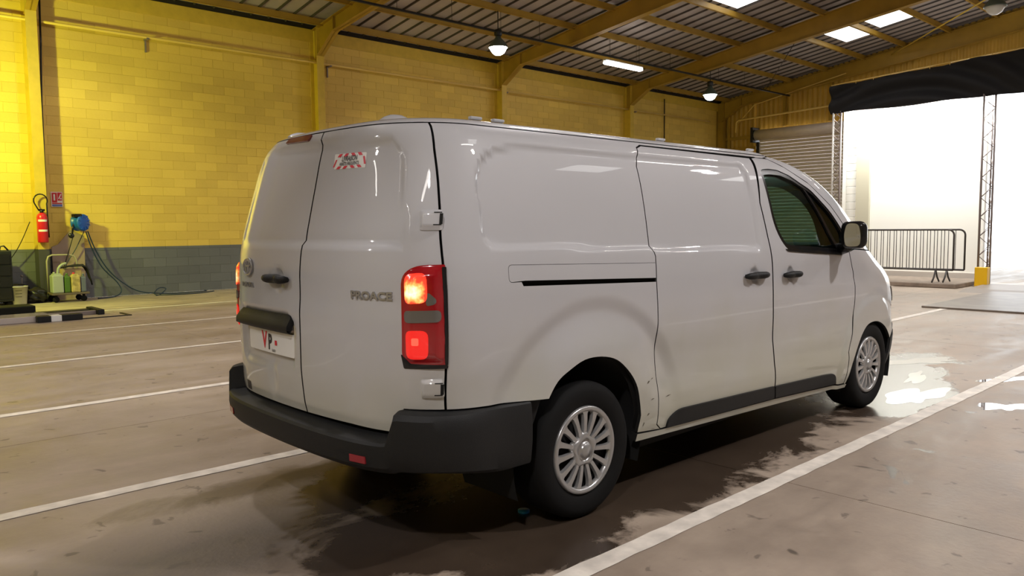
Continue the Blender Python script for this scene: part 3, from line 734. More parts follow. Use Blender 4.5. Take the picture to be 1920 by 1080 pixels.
# ======================= HALL ==========================================
def concrete():
    m,nt,b=newmat('wet_concrete'); N=nt.nodes;L=nt.links
    g=N.new('ShaderNodeNewGeometry')
    def noise(sc,det=6,rough=.55,dist=0,vec=None):
        n=N.new('ShaderNodeTexNoise'); n.inputs['Scale'].default_value=sc;n.inputs['Detail'].default_value=det;n.inputs['Roughness'].default_value=rough;n.inputs['Distortion'].default_value=dist
        L.new(vec or g.outputs['Position'],n.inputs['Vector']); return n.outputs[0]
    def mr(v,a,b_,c,d):
        r=N.new('ShaderNodeMapRange'); r.inputs[1].default_value=a;r.inputs[2].default_value=b_;r.inputs[3].default_value=c;r.inputs[4].default_value=d; L.new(v,r.inputs[0]); return r.outputs[0]
    def mth(op,a,b_=None,c=None):
        n=N.new('ShaderNodeMath'); n.operation=op
        for i,v in enumerate((a,b_,c)):
            if v is None: continue
            if hasattr(v,'links') or hasattr(v,'is_linked'): L.new(v,n.inputs[i])
            else: n.inputs[i].default_value=v
        return n.outputs[0]
    n1=noise(.55,8,.6,.3); n2=noise(4,8,.65); n3=noise(30,4)
    # tyre-smear streaks along the hall
    mp=N.new('ShaderNodeMapping'); mp.inputs['Scale'].default_value=(.5,2.6,1); mp.inputs['Rotation'].default_value=(0,0,.25); L.new(g.outputs['Position'],mp.inputs[0])
    n4=noise(.9,6,.6,.5,mp.outputs[0])
    v=mth('ADD',mth('ADD',mth('MULTIPLY',n1,.45),mth('MULTIPLY',n2,.25)),mth('MULTIPLY',n4,.35))
    cr=N.new('ShaderNodeValToRGB'); L.new(v,cr.inputs[0])
    e=cr.color_ramp.elements; e[0].position=.36;e[0].color=(.20,.15,.115,1);e[1].position=.68;e[1].color=(.50,.41,.325,1)
    sp=N.new('ShaderNodeSeparateXYZ'); L.new(g.outputs['Position'],sp.inputs[0]); X,Y=sp.outputs[0],sp.outputs[1]
    def blob(cx,cy,rx,ry,rot=0):
        mp=N.new('ShaderNodeMapping'); mp.vector_type='TEXTURE'; mp.inputs['Location'].default_value=(cx,cy,0); mp.inputs['Rotation'].default_value=(0,0,rot); mp.inputs['Scale'].default_value=(rx,ry,1e6)
        L.new(g.outputs['Position'],mp.inputs[0]); l=N.new('ShaderNodeVectorMath'); l.operation='LENGTH'; L.new(mp.outputs[0],l.inputs[0]); return l.outputs['Value']
    edge=mth('MULTIPLY',mth('SUBTRACT',noise(1.6,8,.68,.6),.5),2.3)
    def mask(bl,soft=.08):
        return mr(mth('ADD',bl,edge),1-soft,1+soft,1,0)
    # water dragged out from beneath the parked vehicle
    wet=mask(blob(1.2,-.55,2.6,.62,.05),.10)
    for bl in ((-.35,-.95,.55,.22,.2),(4.7,-.5,1.5,.45,.1),(3.7,-1.0,.9,.3,.0),(-.4,.3,.7,.35,.3)): wet=mth('MAXIMUM',wet,mask(blob(*bl),.08))
    sm=mr(noise(2.3,4,.5,.8),.68,.70,0,.75)
    sm2=mr(blob(2.0,-1.0,4,1.6),.8,1.0,1,0); wet=mth('MAXIMUM',wet,mth('MULTIPLY',sm,sm2))
    oil=mask(blob(-1.0,.68,.55,.17,-.02),.25)
    oil2=mask(blob(-.35,.70,.35,.10,0),.3); oil=mth('MAXIMUM',oil,oil2)
    shade=mth('MULTIPLY',mr(blob(-1.6,-.1,1.6,.5,.1),.3,1.4,.8,0),1)  # shadow on the near floor, painted into its base colour
    mx=N.new('ShaderNodeMix'); mx.data_type='RGBA'; L.new(wet,mx.inputs[0]); L.new(cr.outputs[0],mx.inputs[6]); 
    dk=N.new('ShaderNodeMix'); dk.data_type='RGBA'; dk.blend_type='MULTIPLY'; dk.inputs[0].default_value=1; L.new(cr.outputs[0],dk.inputs[6]); dk.inputs[7].default_value=(.16,.14,.125,1)
    L.new(dk.outputs[2],mx.inputs[7])
    spn=mr(noise(7,3,.5,.4),.66,.70,0,.55)
    spo=N.new('ShaderNodeMix'); spo.data_type='RGBA'; L.new(spn,spo.inputs[0]); L.new(cr.outputs[0],spo.inputs[6]); spo.inputs[7].default_value=(.07,.055,.045,1); L.new(spo.outputs[2],mx.inputs[6])
    m2=N.new('ShaderNodeMix'); m2.data_type='RGBA'; L.new(mth('MULTIPLY',oil,.75),m2.inputs[0]); L.new(mx.outputs[2],m2.inputs[6]); m2.inputs[7].default_value=(.075,.045,.018,1)
    m3=N.new('ShaderNodeMix'); m3.data_type='RGBA'; L.new(shade,m3.inputs[0]); L.new(m2.outputs[2],m3.inputs[6]); m3.inputs[7].default_value=(.06,.05,.045,1)
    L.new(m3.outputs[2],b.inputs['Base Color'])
    ro=mth('ADD',mr(n2,.3,.7,.40,.60),mth('MULTIPLY',mr(n4,.3,.7,-.1,.1),1))
    w2=mth('MAXIMUM',wet,mth('MULTIPLY',oil,.35))
    rr=mth('ADD',mth('MULTIPLY',ro,mth('SUBTRACT',1,w2)),mth('MULTIPLY',w2,.26)); L.new(rr,b.inputs['Roughness'])
    bp=N.new('ShaderNodeBump'); bp.inputs['Distance'].default_value=.004; L.new(mth('MULTIPLY',mth('SUBTRACT',1,w2),.35),bp.inputs['Strength']); L.new(mth('ADD',n3,mth('MULTIPLY',n2,1.5)),bp.inputs['Height']); L.new(bp.outputs[0],b.inputs['Normal'])
    b.inputs['Specular IOR Level'].default_value=.5
    return m
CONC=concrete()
def wallpaint():
    m,nt,b=newmat('painted_blockwork'); N=nt.nodes;L=nt.links
    g=N.new('ShaderNodeNewGeometry'); a=N.new('ShaderNodeAttribute'); a.attribute_name='tint'
    n=N.new('ShaderNodeTexNoise'); n.inputs['Scale'].default_value=.7;n.inputs['Detail'].default_value=7; L.new(g.outputs['Position'],n.inputs['Vector'])
    n2=N.new('ShaderNodeTexNoise'); n2.inputs['Scale'].default_value=18;n2.inputs['Detail'].default_value=5; L.new(g.outputs['Position'],n2.inputs['Vector'])
    s=N.new('ShaderNodeMath'); s.operation='ADD'; L.new(n.outputs[0],s.inputs[0]); _h=N.new('ShaderNodeMath'); _h.operation='MULTIPLY_ADD'; _h.inputs[1].default_value=.45; _h.inputs[2].default_value=.28; L.new(a.outputs['Fac'],_h.inputs[0]); L.new(_h.outputs[0],s.inputs[1])
    r=N.new('ShaderNodeMapRange'); r.inputs[1].default_value=.3;r.inputs[2].default_value=1.35;r.inputs[3].default_value=0;r.inputs[4].default_value=1; L.new(s.outputs[0],r.inputs[0])
    c=N.new('ShaderNodeMix'); c.data_type='RGBA'; c.inputs[6].default_value=(.56,.37,.065,1); c.inputs[7].default_value=(.80,.56,.10,1); L.new(r.outputs[0],c.inputs[0])
    d=N.new('ShaderNodeMix'); d.data_type='RGBA'; d.inputs[6].default_value=(.085,.088,.095,1); d.inputs[7].default_value=(.15,.155,.165,1); L.new(r.outputs[0],d.inputs[0])
    sp=N.new('ShaderNodeSeparateXYZ'); L.new(g.outputs['Position'],sp.inputs[0])
    gt=N.new('ShaderNodeMath'); gt.operation='GREATER_THAN'; gt.inputs[1].default_value=1.062; L.new(sp.outputs[2],gt.inputs[0])
    e=N.new('ShaderNodeMix'); e.data_type='RGBA'; L.new(gt.outputs[0],e.inputs[0]); L.new(d.outputs[2],e.inputs[6]); L.new(c.outputs[2],e.inputs[7])
    L.new(e.outputs[2],b.inputs['Base Color']); b.inputs['Roughness'].default_value=.55
    bp=N.new('ShaderNodeBump'); bp.inputs['Strength'].default_value=.5; bp.inputs['Distance'].default_value=.006; L.new(n2.outputs[0],bp.inputs['Height']); L.new(bp.outputs[0],b.inputs['Normal'])
    return m
BLOCK=wallpaint()
YST=mat('yellow_painted_steel',(.36,.215,.025),rough=.45,var=.12,vscale=2,bump=.1)
YBR=mat('yellow_steel_bright',(.62,.42,.05),rough=.45,var=.08)
YCL=mat('yellow_cladding',(.50,.30,.045),rough=.5,var=.12,vscale=1.5)
PIPE=mat('cream_yellow_pipe',(.72,.50,.13),rough=.4)
SHEET=mat('grey_roof_sheet',(.42,.38,.375),rough=.5,var=.12,vscale=1.2,metal=.1)
SHEETD=mat('roof_rib_dark',(.06,.05,.045),rough=.7)
LINEP=mat('white_line_paint',(.82,.76,.68),rough=.5,var=.18,vscale=9)
JOINT=mat('joint_dirt',(.03,.025,.02),rough=.9)
STEELD=mat('dark_steel',(.03,.03,.032),rough=.4,metal=.6)
WALLG=mat('grey_render',(.22,.20,.17),rough=.8,var=.1)
BWHITE=mat('white_booth_paint',(.85,.84,.78),rough=.6)
BCREAM=mat('cream_column_paint',(.50,.47,.36),rough=.6)
SHUT=mat('grey_shutter_metal',(.74,.64,.58),rough=.42,metal=.15,var=.05)
TARP=mat('black_tarpaulin',(.013,.013,.014),rough=.7,spec=.2)
GALV=mat('galvanised_steel',(.24,.20,.19),rough=.45,metal=.3)
WPIPE=mat('white_steel_post',(.62,.60,.56),rough=.4)
LAMPON=mat('lamp_glow',(1,1,1),emit=(1,.88,.80),estr=30)
TUBEON=mat('tube_glow',(1,1,1),emit=(1,.95,.88),estr=14)
TUBEOFF=mat('frosted_cover',(.7,.7,.68),rough=.3)
SKYL=mat('skylight_sheet',(1,1,1),emit=(1,1,.98),estr=2.6)
EAVE=6.62; PIT=.15; YW=14.95; XG=26.4; XB=-12.0; YR=-15.0
def rz(y): return EAVE+PIT*(YW-abs(y)) if y>=0 else EAVE+PIT*(YW-abs(y))
# floor: slabs over a dark base, painted lines
fl=mesh_obj('floor',[(XB,YR,-.012),(XG+14,YR,-.012),(XG+14,YW,-.012),(XB,YW,-.012)],[(0,1,2,3)],JOINT); tag(fl,kind='structure')
xs=[XB,-4.8,1.18,7.2,13.2,19.2,XG+14]; ys=[YR,-9.4,-3.4,2.6,8.6,YW]
for i in range(len(xs)-1):
    for j in range(len(ys)-1):
        mb=MB(); g=.0028
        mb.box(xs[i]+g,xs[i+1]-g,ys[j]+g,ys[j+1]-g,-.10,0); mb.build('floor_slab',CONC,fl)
for y in (-8.8,-6.3,-3.8,-1.31,1.105,3.62,6.18,8.92,11.65):
    mb=MB(); x=-11 if y not in (11.65,) else 1.15; x1={-1.31:24}.get(y,24)
    # slightly worn edges
    top=[];bot=[]; n=int((x1-x)/.12)
    for i in range(n+1):
        u=x+(x1-x)*i/n; top.append((u,y+.052+random.uniform(-.004,.004))); bot.append((u,y-.052+random.uniform(-.004,.004)))
    vs=[(a,b,.003) for a,b in top]+[(a,b,.003) for a,b in bot]
    mesh_obj('painted_line',vs,[(i,n+1+i,n+2+i,i+1) for i in range(n)],LINEP,fl)
# side wall of blocks
wl=mesh_obj('wall_left',[(XB,YW,0),(XG,YW,0),(XG,YW,EAVE+.1),(XB,YW,EAVE+.1),(XB,YW+.2,0),(XG,YW+.2,0),(XG,YW+.2,EAVE+.1),(XB,YW+.2,EAVE+.1)],[(0,1,2,3),(4,7,6,5),(0,3,7,4),(1,5,6,2),(3,2,6,7)],BLOCK); tag(wl,kind='structure')
def block_mesh(t,sx):
    bm=bmesh.new(); w,h,d=.498*sx,.198,.008
    vs=[]
    pts=[(0,0),(w,0),(w,h),(0,h)]
    a=[bm.verts.new((x,0,z)) for x,z in pts]; e=.002
    b=[bm.verts.new((x,-d+.003,z)) for x,z in pts]; c=[bm.verts.new((x+(e if x==0 else -e),-d,z+(e if z==0 else -e))) for x,z in pts]
    bm.faces.new(c)
    for i in range(4):
        j=(i+1)%4; bm.faces.new((a[i],a[j],b[j],b[i])); bm.faces.new((b[i],b[j],c[j],c[i]))
    me=bpy.data.meshes.new('block'); bm.to_mesh(me); bm.free(); me.materials.append(BLOCK)
    at=me.attributes.new('tint','FLOAT','POINT')
    for q in at.data: q.value=t
    return me
BM=[block_mesh(i/9,1) for i in range(10)]
cells=[]
for j in range(33):
    z=.002+.2*j; u=-.75+(.25 if j%2 else 0)
    while u<XG-.1:
        cells.append((u,z)); u+=.5
cells=[c for c in cells if c[0]>-.8]
cells.sort(key=lambda c:math.dist((c[0]+.2,YW,c[1]),(-2.8,-3.4,1.4))+(0 if c[0]>-.4 else 99)+(30 if c[1]>5.6 and c[0]<3 else 0))
rs=random.Random(3)
SV=[];SF=[];ST=[]
for k,(u,z) in enumerate(cells):
    t=rs.random()**1.2; jit=rs.uniform(-.002,.002)
    if k<300:
        o=bpy.data.objects.new('block',BM[int(t*9.99)]); o.location=(u,YW+jit,z); link(o,wl)
    else:
        w=min(.498,XG-u); d=.008; e=.002; n=len(SV)
        SV+=[(u,YW,z),(u+w,YW,z),(u+w,YW,z+.196),(u,YW,z+.196),(u+e,YW-d+jit,z+e),(u+w-e,YW-d+jit,z+e),(u+w-e,YW-d+jit,z+.196-e),(u+e,YW-d+jit,z+.196-e)]
        SF+=[(n+4,n+5,n+6,n+7),(n,n+1,n+5,n+4),(n+1,n+2,n+6,n+5),(n+2,n+3,n+7,n+6),(n+3,n,n+4,n+7)]; ST+=[t]*8
o=mesh_obj('blockwork',SV,SF,BLOCK,wl); at=o.data.attributes.new('tint','FLOAT','POINT')
for q,t in zip(at.data,ST): q.value=t
tag(o,kind='stuff')
# other walls
mb=MB(); mb.box(XB-.2,XB,YR,YW,0,9); tag(mb.build('wall_back',mat('yellow_back_wall_paint',(.48,.40,.10),rough=.6)),kind='structure')
mb=MB(); mb.box(XB,XG,YR-.2,YR,0,EAVE+.1); tag(mb.build('wall_right',mat('pale_wall_paint',(.5,.49,.45),rough=.6)),kind='structure')
# gable wall: corrugated yellow cladding with the big opening at the right
def gable():
    g=[]
    YO=5.9
    mb=MB()
    def corr(y0,y1,zb,zt):
        n=max(2,int((y1-y0)/.05)); vs=[];fs=[]
        for i in range(n+1):
            y=y0+(y1-y0)*i/n; x=XG-(.03 if (i//2)%2 else 0)
            vs+=[(x,y,zb),(x,y,zt(y))]
        for i in range(n): fs.append((2*i,2*i+2,2*i+3,2*i+1))
        mb.add(vs,fs)
    corr(13.25,YW,0,rz); corr(YO,9.3,0,rz); corr(9.3,13.25,5.25,rz); corr(-1.5,YO,5.85,rz); corr(YR,-1.5,0,rz)
    o=mb.build('wall_front',YCL,fix=False); tag(o,kind='structure'); return o
wf=gable()
for k,y in enumerate((14.45,12.0,10.15)):
    mb=MB(); mb.box(XG-.14,XG-.03,y-.05,y+.05,0 if k==0 else 5.3,rz(y)-.3); mb.build('cladding_post',YST,wf)
for z,ya,yb in ((5.0,13.2,14.9),(4.55,13.2,14.9),(3.4,13.2,14.9),(2.2,13.2,14.9)):
    mb=MB(); mb.box(XG-.12,XG-.03,ya,yb,z-.06,z+.06); mb.build('cladding_rail',YST,wf)
COLF=mat('dark_grey_column_paint',(.06,.058,.055),rough=.5)
# gable rafter
def rafter(x,w=.2,ends=True):
    mb=MB()
    pts_b=[(14.72,5.72),(13.83,6.27),(0,7.95)]
    # web
    f=.015
    top=[(y,rz(y)-.16) for y in (14.85,0)]
    poly=[(14.85,rz(14.85)-.16),(14.85,5.72),(14.72,5.72),(13.83,6.27),(0,7.95),(0,rz(0)-.16)]
    mb.prism(poly,0,x-.012,x+.012)
    def strip(a,b,t=.018):
        (y0,z0),(y1,z1)=a,b
        mb.prism([(y0,z0),(y1,z1),(y1,z1+t),(y0,z0+t)],0,x-w/2,x+w/2)
    strip((14.72,5.72),(13.83,6.27));strip((13.83,6.27),(0,7.95));strip((14.85,rz(14.85)-.178),(0,rz(0)-.178))
    mb.prism([(13.80,6.29),(13.83,6.29),(13.83,rz(13.8)-.18),(13.80,rz(13.8)-.18)],0,x-w/2+.01,x+w/2-.01)
    # other slope
    mb.prism([(0,7.95),(0,rz(0)-.16),(-14.85,rz(14.85)-.16),(-14.85,6.1)],0,x-.1,x+.1)
    return mb
FR=[-11.5,-5.3,1.0,7.38,13.7,20.0]
for i,x in enumerate(FR+[XG-.22]):
    e=empty('portal_frame',(x,14.75,0),'','portal frame')
    lab=['yellow steel portal frame outside the picture behind the camera','yellow steel portal frame just outside the left of the picture','yellow steel frame whose column stands by the fire extinguisher at far left','yellow steel frame with haunch nearest above the rear of the van','yellow steel frame whose rafter passes right of the round glowing lamp','yellow steel frame whose rafter passes under the roof skylights','end frame of yellow steel against the far cladded gable'][i]
    e['label']=lab; e['group']='yellow portal frames'
    r=rafter(x); o=r.build('rafter',YST); rel(e,o)
    for nm,z0,h,mm in (('column',1.062,6.5,YBR if i!=6 else YST),('column_foot',0,1.062,COLF)):
        mb=MB(); mb.box(x-.10,x+.10,14.60,14.615,z0,h); mb.box(x-.10,x+.10,14.93,14.945,z0,h); mb.box(x-.008,x+.008,14.61,14.94,z0,h)
        o=mb.build(nm,mm); rel(e,o)
        if z0==0: o['label']='dark grey painted column foot'
    mb=MB(); mb.box(x-.15,x+.15,14.55,14.94,0,.015); rel(e,mb.build('base_plate',STEELD))
# roof
def ceiling():
    v=[(XB,YW,rz(YW)),(XG,YW,rz(YW)),(XG,0,rz(0)),(XB,0,rz(0)),(XB,YR,rz(YR)),(XG,YR,rz(YR))]
    HS=[(22.05,23.95,7.62,8.55),(22.05,23.6,6.05,7.30),(16.0,17.35,7.62,8.75),(16.0,17.35,-8,-6.9),(9.5,11.0,-8,-6.9),(9.6,10.9,4.75,5.9),(3.2,4.6,-4.9,-3.6)]
    # sheet split around skylights
    XS=sorted({XB,XG}|{a for h in HS for a in h[:2]}); YS=sorted({YR,0,YW}|{a for h in HS for a in h[2:]})
    vs=[];fs=[];ix={}
    def vid(x,y):
        if (x,y) not in ix: ix[(x,y)]=len(vs); vs.append((x,y,rz(y)))
        return ix[(x,y)]
    for i in range(len(XS)-1):
        for j in range(len(YS)-1):
            xm=(XS[i]+XS[i+1])/2;ym=(YS[j]+YS[j+1])/2
            if any(h[0]<xm<h[1] and h[2]<ym<h[3] for h in HS): continue
            fs.append((vid(XS[i],YS[j]),vid(XS[i],YS[j+1]),vid(XS[i+1],YS[j+1]),vid(XS[i+1],YS[j])))
    c=mesh_obj('ceiling',vs,fs,SHEET); tag(c,kind='structure')
    for h in HS:
        ym=[h[2],h[3]]
        m=mesh_obj('skylight_panel',[(h[0],ym[0],rz(ym[0])+.01),(h[1],ym[0],rz(ym[0])+.01),(h[1],ym[1],rz(ym[1])+.01),(h[0],ym[1],rz(ym[1])+.01)],[(0,1,2,3)],SKYL,c)
    # ribs running up the slope
    mb=MB(); x=XB+.17
    mb.box(-.022,.022,0,1,-.035,0)
    me=None; k=0
    rib=MB(); 
    vs=[(-.03,0,rz(0)-.001),(.03,0,rz(0)-.001),(.015,0,rz(0)-.04),(-.015,0,rz(0)-.04),(-.03,YW,rz(YW)-.001),(.03,YW,rz(YW)-.001),(.015,YW,rz(YW)-.04),(-.015,YW,rz(YW)-.04)]
    rib.add(vs,[(0,3,7,4),(3,2,6,7),(2,1,5,6)]); base_=rib.build('roof_rib',SHEETD,c,fix=False); base_.location.x=x
    while x<XG-.4:
        x+=.45
        if any(h[0]-.05<x<h[1]+.05 and h[2]>=0 for h in HS):
            hh=[h for h in HS if h[0]-.05<x<h[1]+.05 and h[2]>=0]
            b=MB(); cur=0
            for h in sorted(hh,key=lambda q:q[2])+[(0,0,YW,0)]:
                a,bb_=cur,h[2]
                if bb_>a:
                    b.add([(-.03,a,rz(a)-.001),(.03,a,rz(a)-.001),(.015,a,rz(a)-.04),(-.015,a,rz(a)-.04),(-.03,bb_,rz(bb_)-.001),(.03,bb_,rz(bb_)-.001),(.015,bb_,rz(bb_)-.04),(-.015,bb_,rz(bb_)-.04)],[(0,3,7,4),(3,2,6,7),(2,1,5,6)])
                cur=h[3]
            o=b.build('roof_rib',SHEETD,c,fix=False); o.location.x=x
        else:
            o=base_.copy(); link(o,c); o.location.x=x
    return c
ceil=ceiling()
# purlins
pm=None
for y in (14.42,13.02,11.66,10.24,8.86,7.46,6.02,4.62,3.2,1.8,.4,-3,-6,-9,-12):
    mb=MB(); z=rz(y)-.045
    mb.box(XB,XG-.05,y-.03,y+.03,z-.15,z)
    mb.box(XB,XG-.05,y-.03,y+.045,z-.155,z-.145)
    mb.build('purlin',YST,ceil)
# ring beam at the eaves (yellow band at top of wall)
mb=MB(); mb.box(XB,XG,YW-.035,YW,6.18,6.50); tag(mb.build('trim_1',YBR),kind='structure')
mb=MB(); mb.box(XB,XG,YW-.02,YW,6.50,6.62); tag(mb.build('trim_2',mat('dark_gap',(.02,.015,.01),rough=.9)),kind='structure')
# roof bracing rods
def rod(name,a,b,r,m,label,cat,group=None):
    mb=MB(); mb.tube([a,b],r,8); o=mb.build(name,m); tag(o,label,cat,group); return o
rod('brace_rod',(20.2,8.2,7.35),(25.9,12.6,6.75),.012,STEELD,'thin dark bracing rod crossing the roof bay above the green bell lamp','rod')
rod('brace_rod',(22.9,3.9,7.9),(26.1,7.9,7.35),.022,YBR,'thin bright yellow bracing rod slanting below the skylights','rod')
# pipes on the side wall
e=empty('service_pipe',(7,14.8,5.65),'long cream yellow pipe running along the upper block wall','pipe')
mb=MB(); pts=[(XB+.1,14.75,5.62),(XG-1.1,14.75,5.67)]
mb.tube(pts,.03,10); rel(e,mb.build('pipe_run',PIPE))
for x in (3.25,7.75,13.95,20.4):
    mb=MB(); mb.box(x-.03,x+.03,14.72,YW,5.60,5.63); mb.box(x-.015,x+.015,14.90,14.94,5.35,5.62); rel(e,mb.build('pipe_bracket',GALV))
e=empty('conduit_pipe',(XG-.2,12,5.9),'cream yellow pipe with a bend crossing the cladding above the shutter','pipe')
mb=MB(); mb.tube([(XG-.35,14.0,5.20),(XG-.32,14.0,5.60),(XG-.3,13.9,5.70),(XG-.3,9.5,5.86)],.035,8); rel(e,mb.build('pipe_run',PIPE))
mb=MB(); mb.tube([(XG-.3,13.95,5.55),(XG-.3,13.2,6.25),(XG-.3,9.5,6.95)],.02,8); rel(e,mb.build('pipe_branch',PIPE))
# black cable down the column
mb=MB(); mb.tube([(1.20,14.72,6.5),(1.17,14.70,5.2),(1.12,14.68,4.0),(1.11,14.68,2.6),(1.10,14.68,1.9),(1.08,14.68,1.2)],.02,8); tag(mb.build('cable',GLOSSB),'thick black cable running down the yellow column to the extinguisher','cable')
mb=MB(); mb.tube([(22.35,14.88,6.3),(22.35,14.88,1.2)],.02,6); tag(mb.build('cable',STEELD),'thin dark cable hanging down the far end of the side wall','cable')
# lighting trunking with hangers
e=empty('lighting_trunking',(12,11.65,6.38),'long dark lighting trunking hung below the roof over the hall','trunking')
mb=MB(); mb.box(5.0,26.0,11.62,11.68,6.37,6.42); rel(e,mb.build('rail',STEELD))
for x in (7.7,9.3,10.9,12.3,13.8,15.2,16.6,18.2,21.0,22.7,24.5):
    mb=MB(); mb.tube([(x,11.65,6.42),(x,11.65,rz(11.65)-.15)],.006,5); rel(e,mb.build('hanger',STEELD))
# high bay lamps
def highbay(x,y,z,on,lab,col=None):
    e=empty('high_bay_lamp',(x,y,z),lab,'lamp','high bay lamps')
    T=Matrix.Translation((x,y,z))
    mb=MB(); mb.lathe([(.0,.36),(.09,.36),(.10,.34),(.10,.22),(.07,.20),(.0,.20)],T,20); rel(e,mb.build('gear_housing',STEELD))
    mb=MB(); mb.lathe([(.06,.20),(.09,.14),(.19,.04),(.25,-.06),(.255,-.09),(.245,-.09),(.18,.03),(.06,.14)],T,28); rel(e,mb.build('reflector',mat('grey_green_reflector',(.10,.13,.11),rough=.35,metal=.3)))
    mb=MB(); mb.lathe([(.0,-.28),(.08,-.265),(.15,-.22),(.20,-.14),(.235,-.08),(.0,-.02)],T,24); rel(e,mb.build('glass',on))
    mb=MB(); mb.tube([(x,y,z+.36),(x,y,rz(y)-.12)],.012,6); rel(e,mb.build('suspension_rod',STEELD))
    return e
highbay(10.8,11.65,6.08,LAMPON,'glowing round high bay lamp hung nearest the block wall above the van roof')
highbay(20.5,11.65,5.93,mat('green_white_glow',(1,1,1),emit=(.85,1,.9),estr=6),'bell-shaped high bay lamp near the far gable, dimly lit underneath')
highbay(19.0,2.72,6.72,TUBEOFF,'unlit high bay lamp at the top right corner of the picture')
for x,y,z,w in ((2.0,11.9,6.2,'above the block wall bay with the hose reel'),(6.5,4.2,7.15,'over the middle of the hall, above the van bonnet side'),(12.0,4.2,7.15,'over the middle of the hall, near the steel floor plate'),(-1.0,4.2,7.15,'over the empty bays behind the van'),(-7.5,4.5,7.15,'nearest the back wall, over the empty bays')):
    highbay(x,y,z,LAMPON,'lit high bay lamp '+w)
for x,y,z,w in ((-5.5,-4.5,6.75,'hung behind the camera on the near side'),(3.2,-5.2,6.75,'hung on the near side beside the van'),(11.0,-5.2,6.75,'hung on the near side beyond the van nose'),(18,-5.2,6.75,'hung on the near side by the bright opening')):
    highbay(x,y,z,LAMPON,'lit high bay lamp '+w)
for k,(x,y,z,Ln,p) in enumerate(TUBES):
    e=empty('tube_light',(x,y,z),['glowing fluorescent tube fixture hung from the trunking between two rafters','tube fixture hung behind the camera on the near side','tube fixture hung right of the van over its rear wheel','tube fixture hung right of the van over its nose','tube fixture hung on the near side beyond the van','tube fixture hung directly behind the van rear doors','tube fixture hung behind the van towards the block wall'][k],'lamp','fluorescent tube fixtures')
    mb=MB(); mb.bev(x-Ln/2,x+Ln/2,y-.07,y+.07,z+.02,z+.07,.02); rel(e,mb.build('housing',TUBEOFF))
    mb=MB(); mb.bev(x-Ln/2+.02,x+Ln/2-.02,y-.09,y+.09,z-.075,z+.02,.04); rel(e,mb.build('diffuser',TUBEON))
    for s in (-1,1):
        mb=MB(); mb.tube([(x+s*Ln*.35,y,z+.07),(x+s*Ln*.35,y,rz(y)-.15)],.004,5); rel(e,mb.build('hanger',STEELD))
# roller shutter on the gable
e=empty('roller_shutter',(XG-.3,11.2,0),'grey-beige roller shutter in the far gable behind the van windscreen','shutter')
mb=MB(); mb.tube([(XG-.32,13.1,5.02),(XG-.32,9.4,5.02)],.21,20); rel(e,mb.build('shutter_roll',SHUT))
mb=MB(); mb.box(XG-.58,XG-.05,13.1,13.2,4.72,5.32); rel(e,mb.build('end_bracket',STEELD))
mb=MB(); mb.box(XG-.25,XG-.05,13.02,13.12,0,4.75); rel(e,mb.build('guide_rail',STEELD))
sl=None; z=.05
while z<4.9:
    if sl is None:
        mb=MB(); n=6; vs=[];fs=[]
        prof=[(0,0),(-.025,.02),(-.035,.06),(-.03,.10),(-.012,.125),(.01,.13)]
        for (px_,pz) in prof: vs+=[(XG-.16+px_,13.02,pz),(XG-.16+px_,9.3,pz)]
        for i in range(len(prof)-1): fs.append((2*i,2*i+1,2*i+3,2*i+2))
        mb.add(vs,fs,False); o=mb.build('slat',SHUT,fix=False); sl=o; me=o.data
        o.parent=e; o.location=(-e.location.x,-e.location.y,z)
    else:
        o=bpy.data.objects.new('slat',me); link(o,e); o.location=(-e.location.x,-e.location.y,z)
    z+=.13
# tarpaulin on a rail between the truss towers
def tarp():
    e=empty('tarpaulin_curtain',(16.6,0,4.1),'black tarpaulin hung from a thin rail over the bright opening at right','tarpaulin')
    y0,y1=5.62,-6.0; nx,nz=150,26; vs=[];fs=[]
    for i in range(nx+1):
        u=i/nx; y=y0+(y1-y0)*u; zt=4.84+.055*(y0-y); zb=4.165
        for j in range(nz+1):
            v=j/nz; z=zb+(zt-zb)*v
            # swag folds
            d=y0-y
            sw=.085*math.sin(6.5*((1-v)*1.5- .30*(d-1.7)**2))*math.exp(-((d-1.9)/2.6)**2)+.02*math.sin(3.1*d+4*v)+.03*math.sin(9*v-2.2*d)*math.exp(-d/2)
            sw+=.018*math.sin(d*13+3*v)*v**3
            vs.append((16.55-sw,y,z+.01*math.sin(d*2.4)*(1-v)))
    for i in range(nx):
        for j in range(nz): a=i*(nz+1)+j; fs.append((a,a+1,a+nz+2,a+nz+1))
    o=mesh_obj('sheet',vs,fs,TARP,smooth=True); rel(e,o)
    so=o.modifiers.new('s','SOLIDIFY'); so.thickness=.004
    mb=MB(); mb.tube([(16.6,5.62,4.875),(16.6,-6,4.875+.055*11.62)],.012,6); rel(e,mb.build('rail',PIPE))
    n=0; d=.2
    while d<6:
        mb=MB(); mb.tube([(16.58,y0-d,4.84+.055*d-.03),(16.585,y0-d,4.88+.055*d)],.007,5); rel(e,mb.build('tie',PIPE)); d+=.42
tarp()
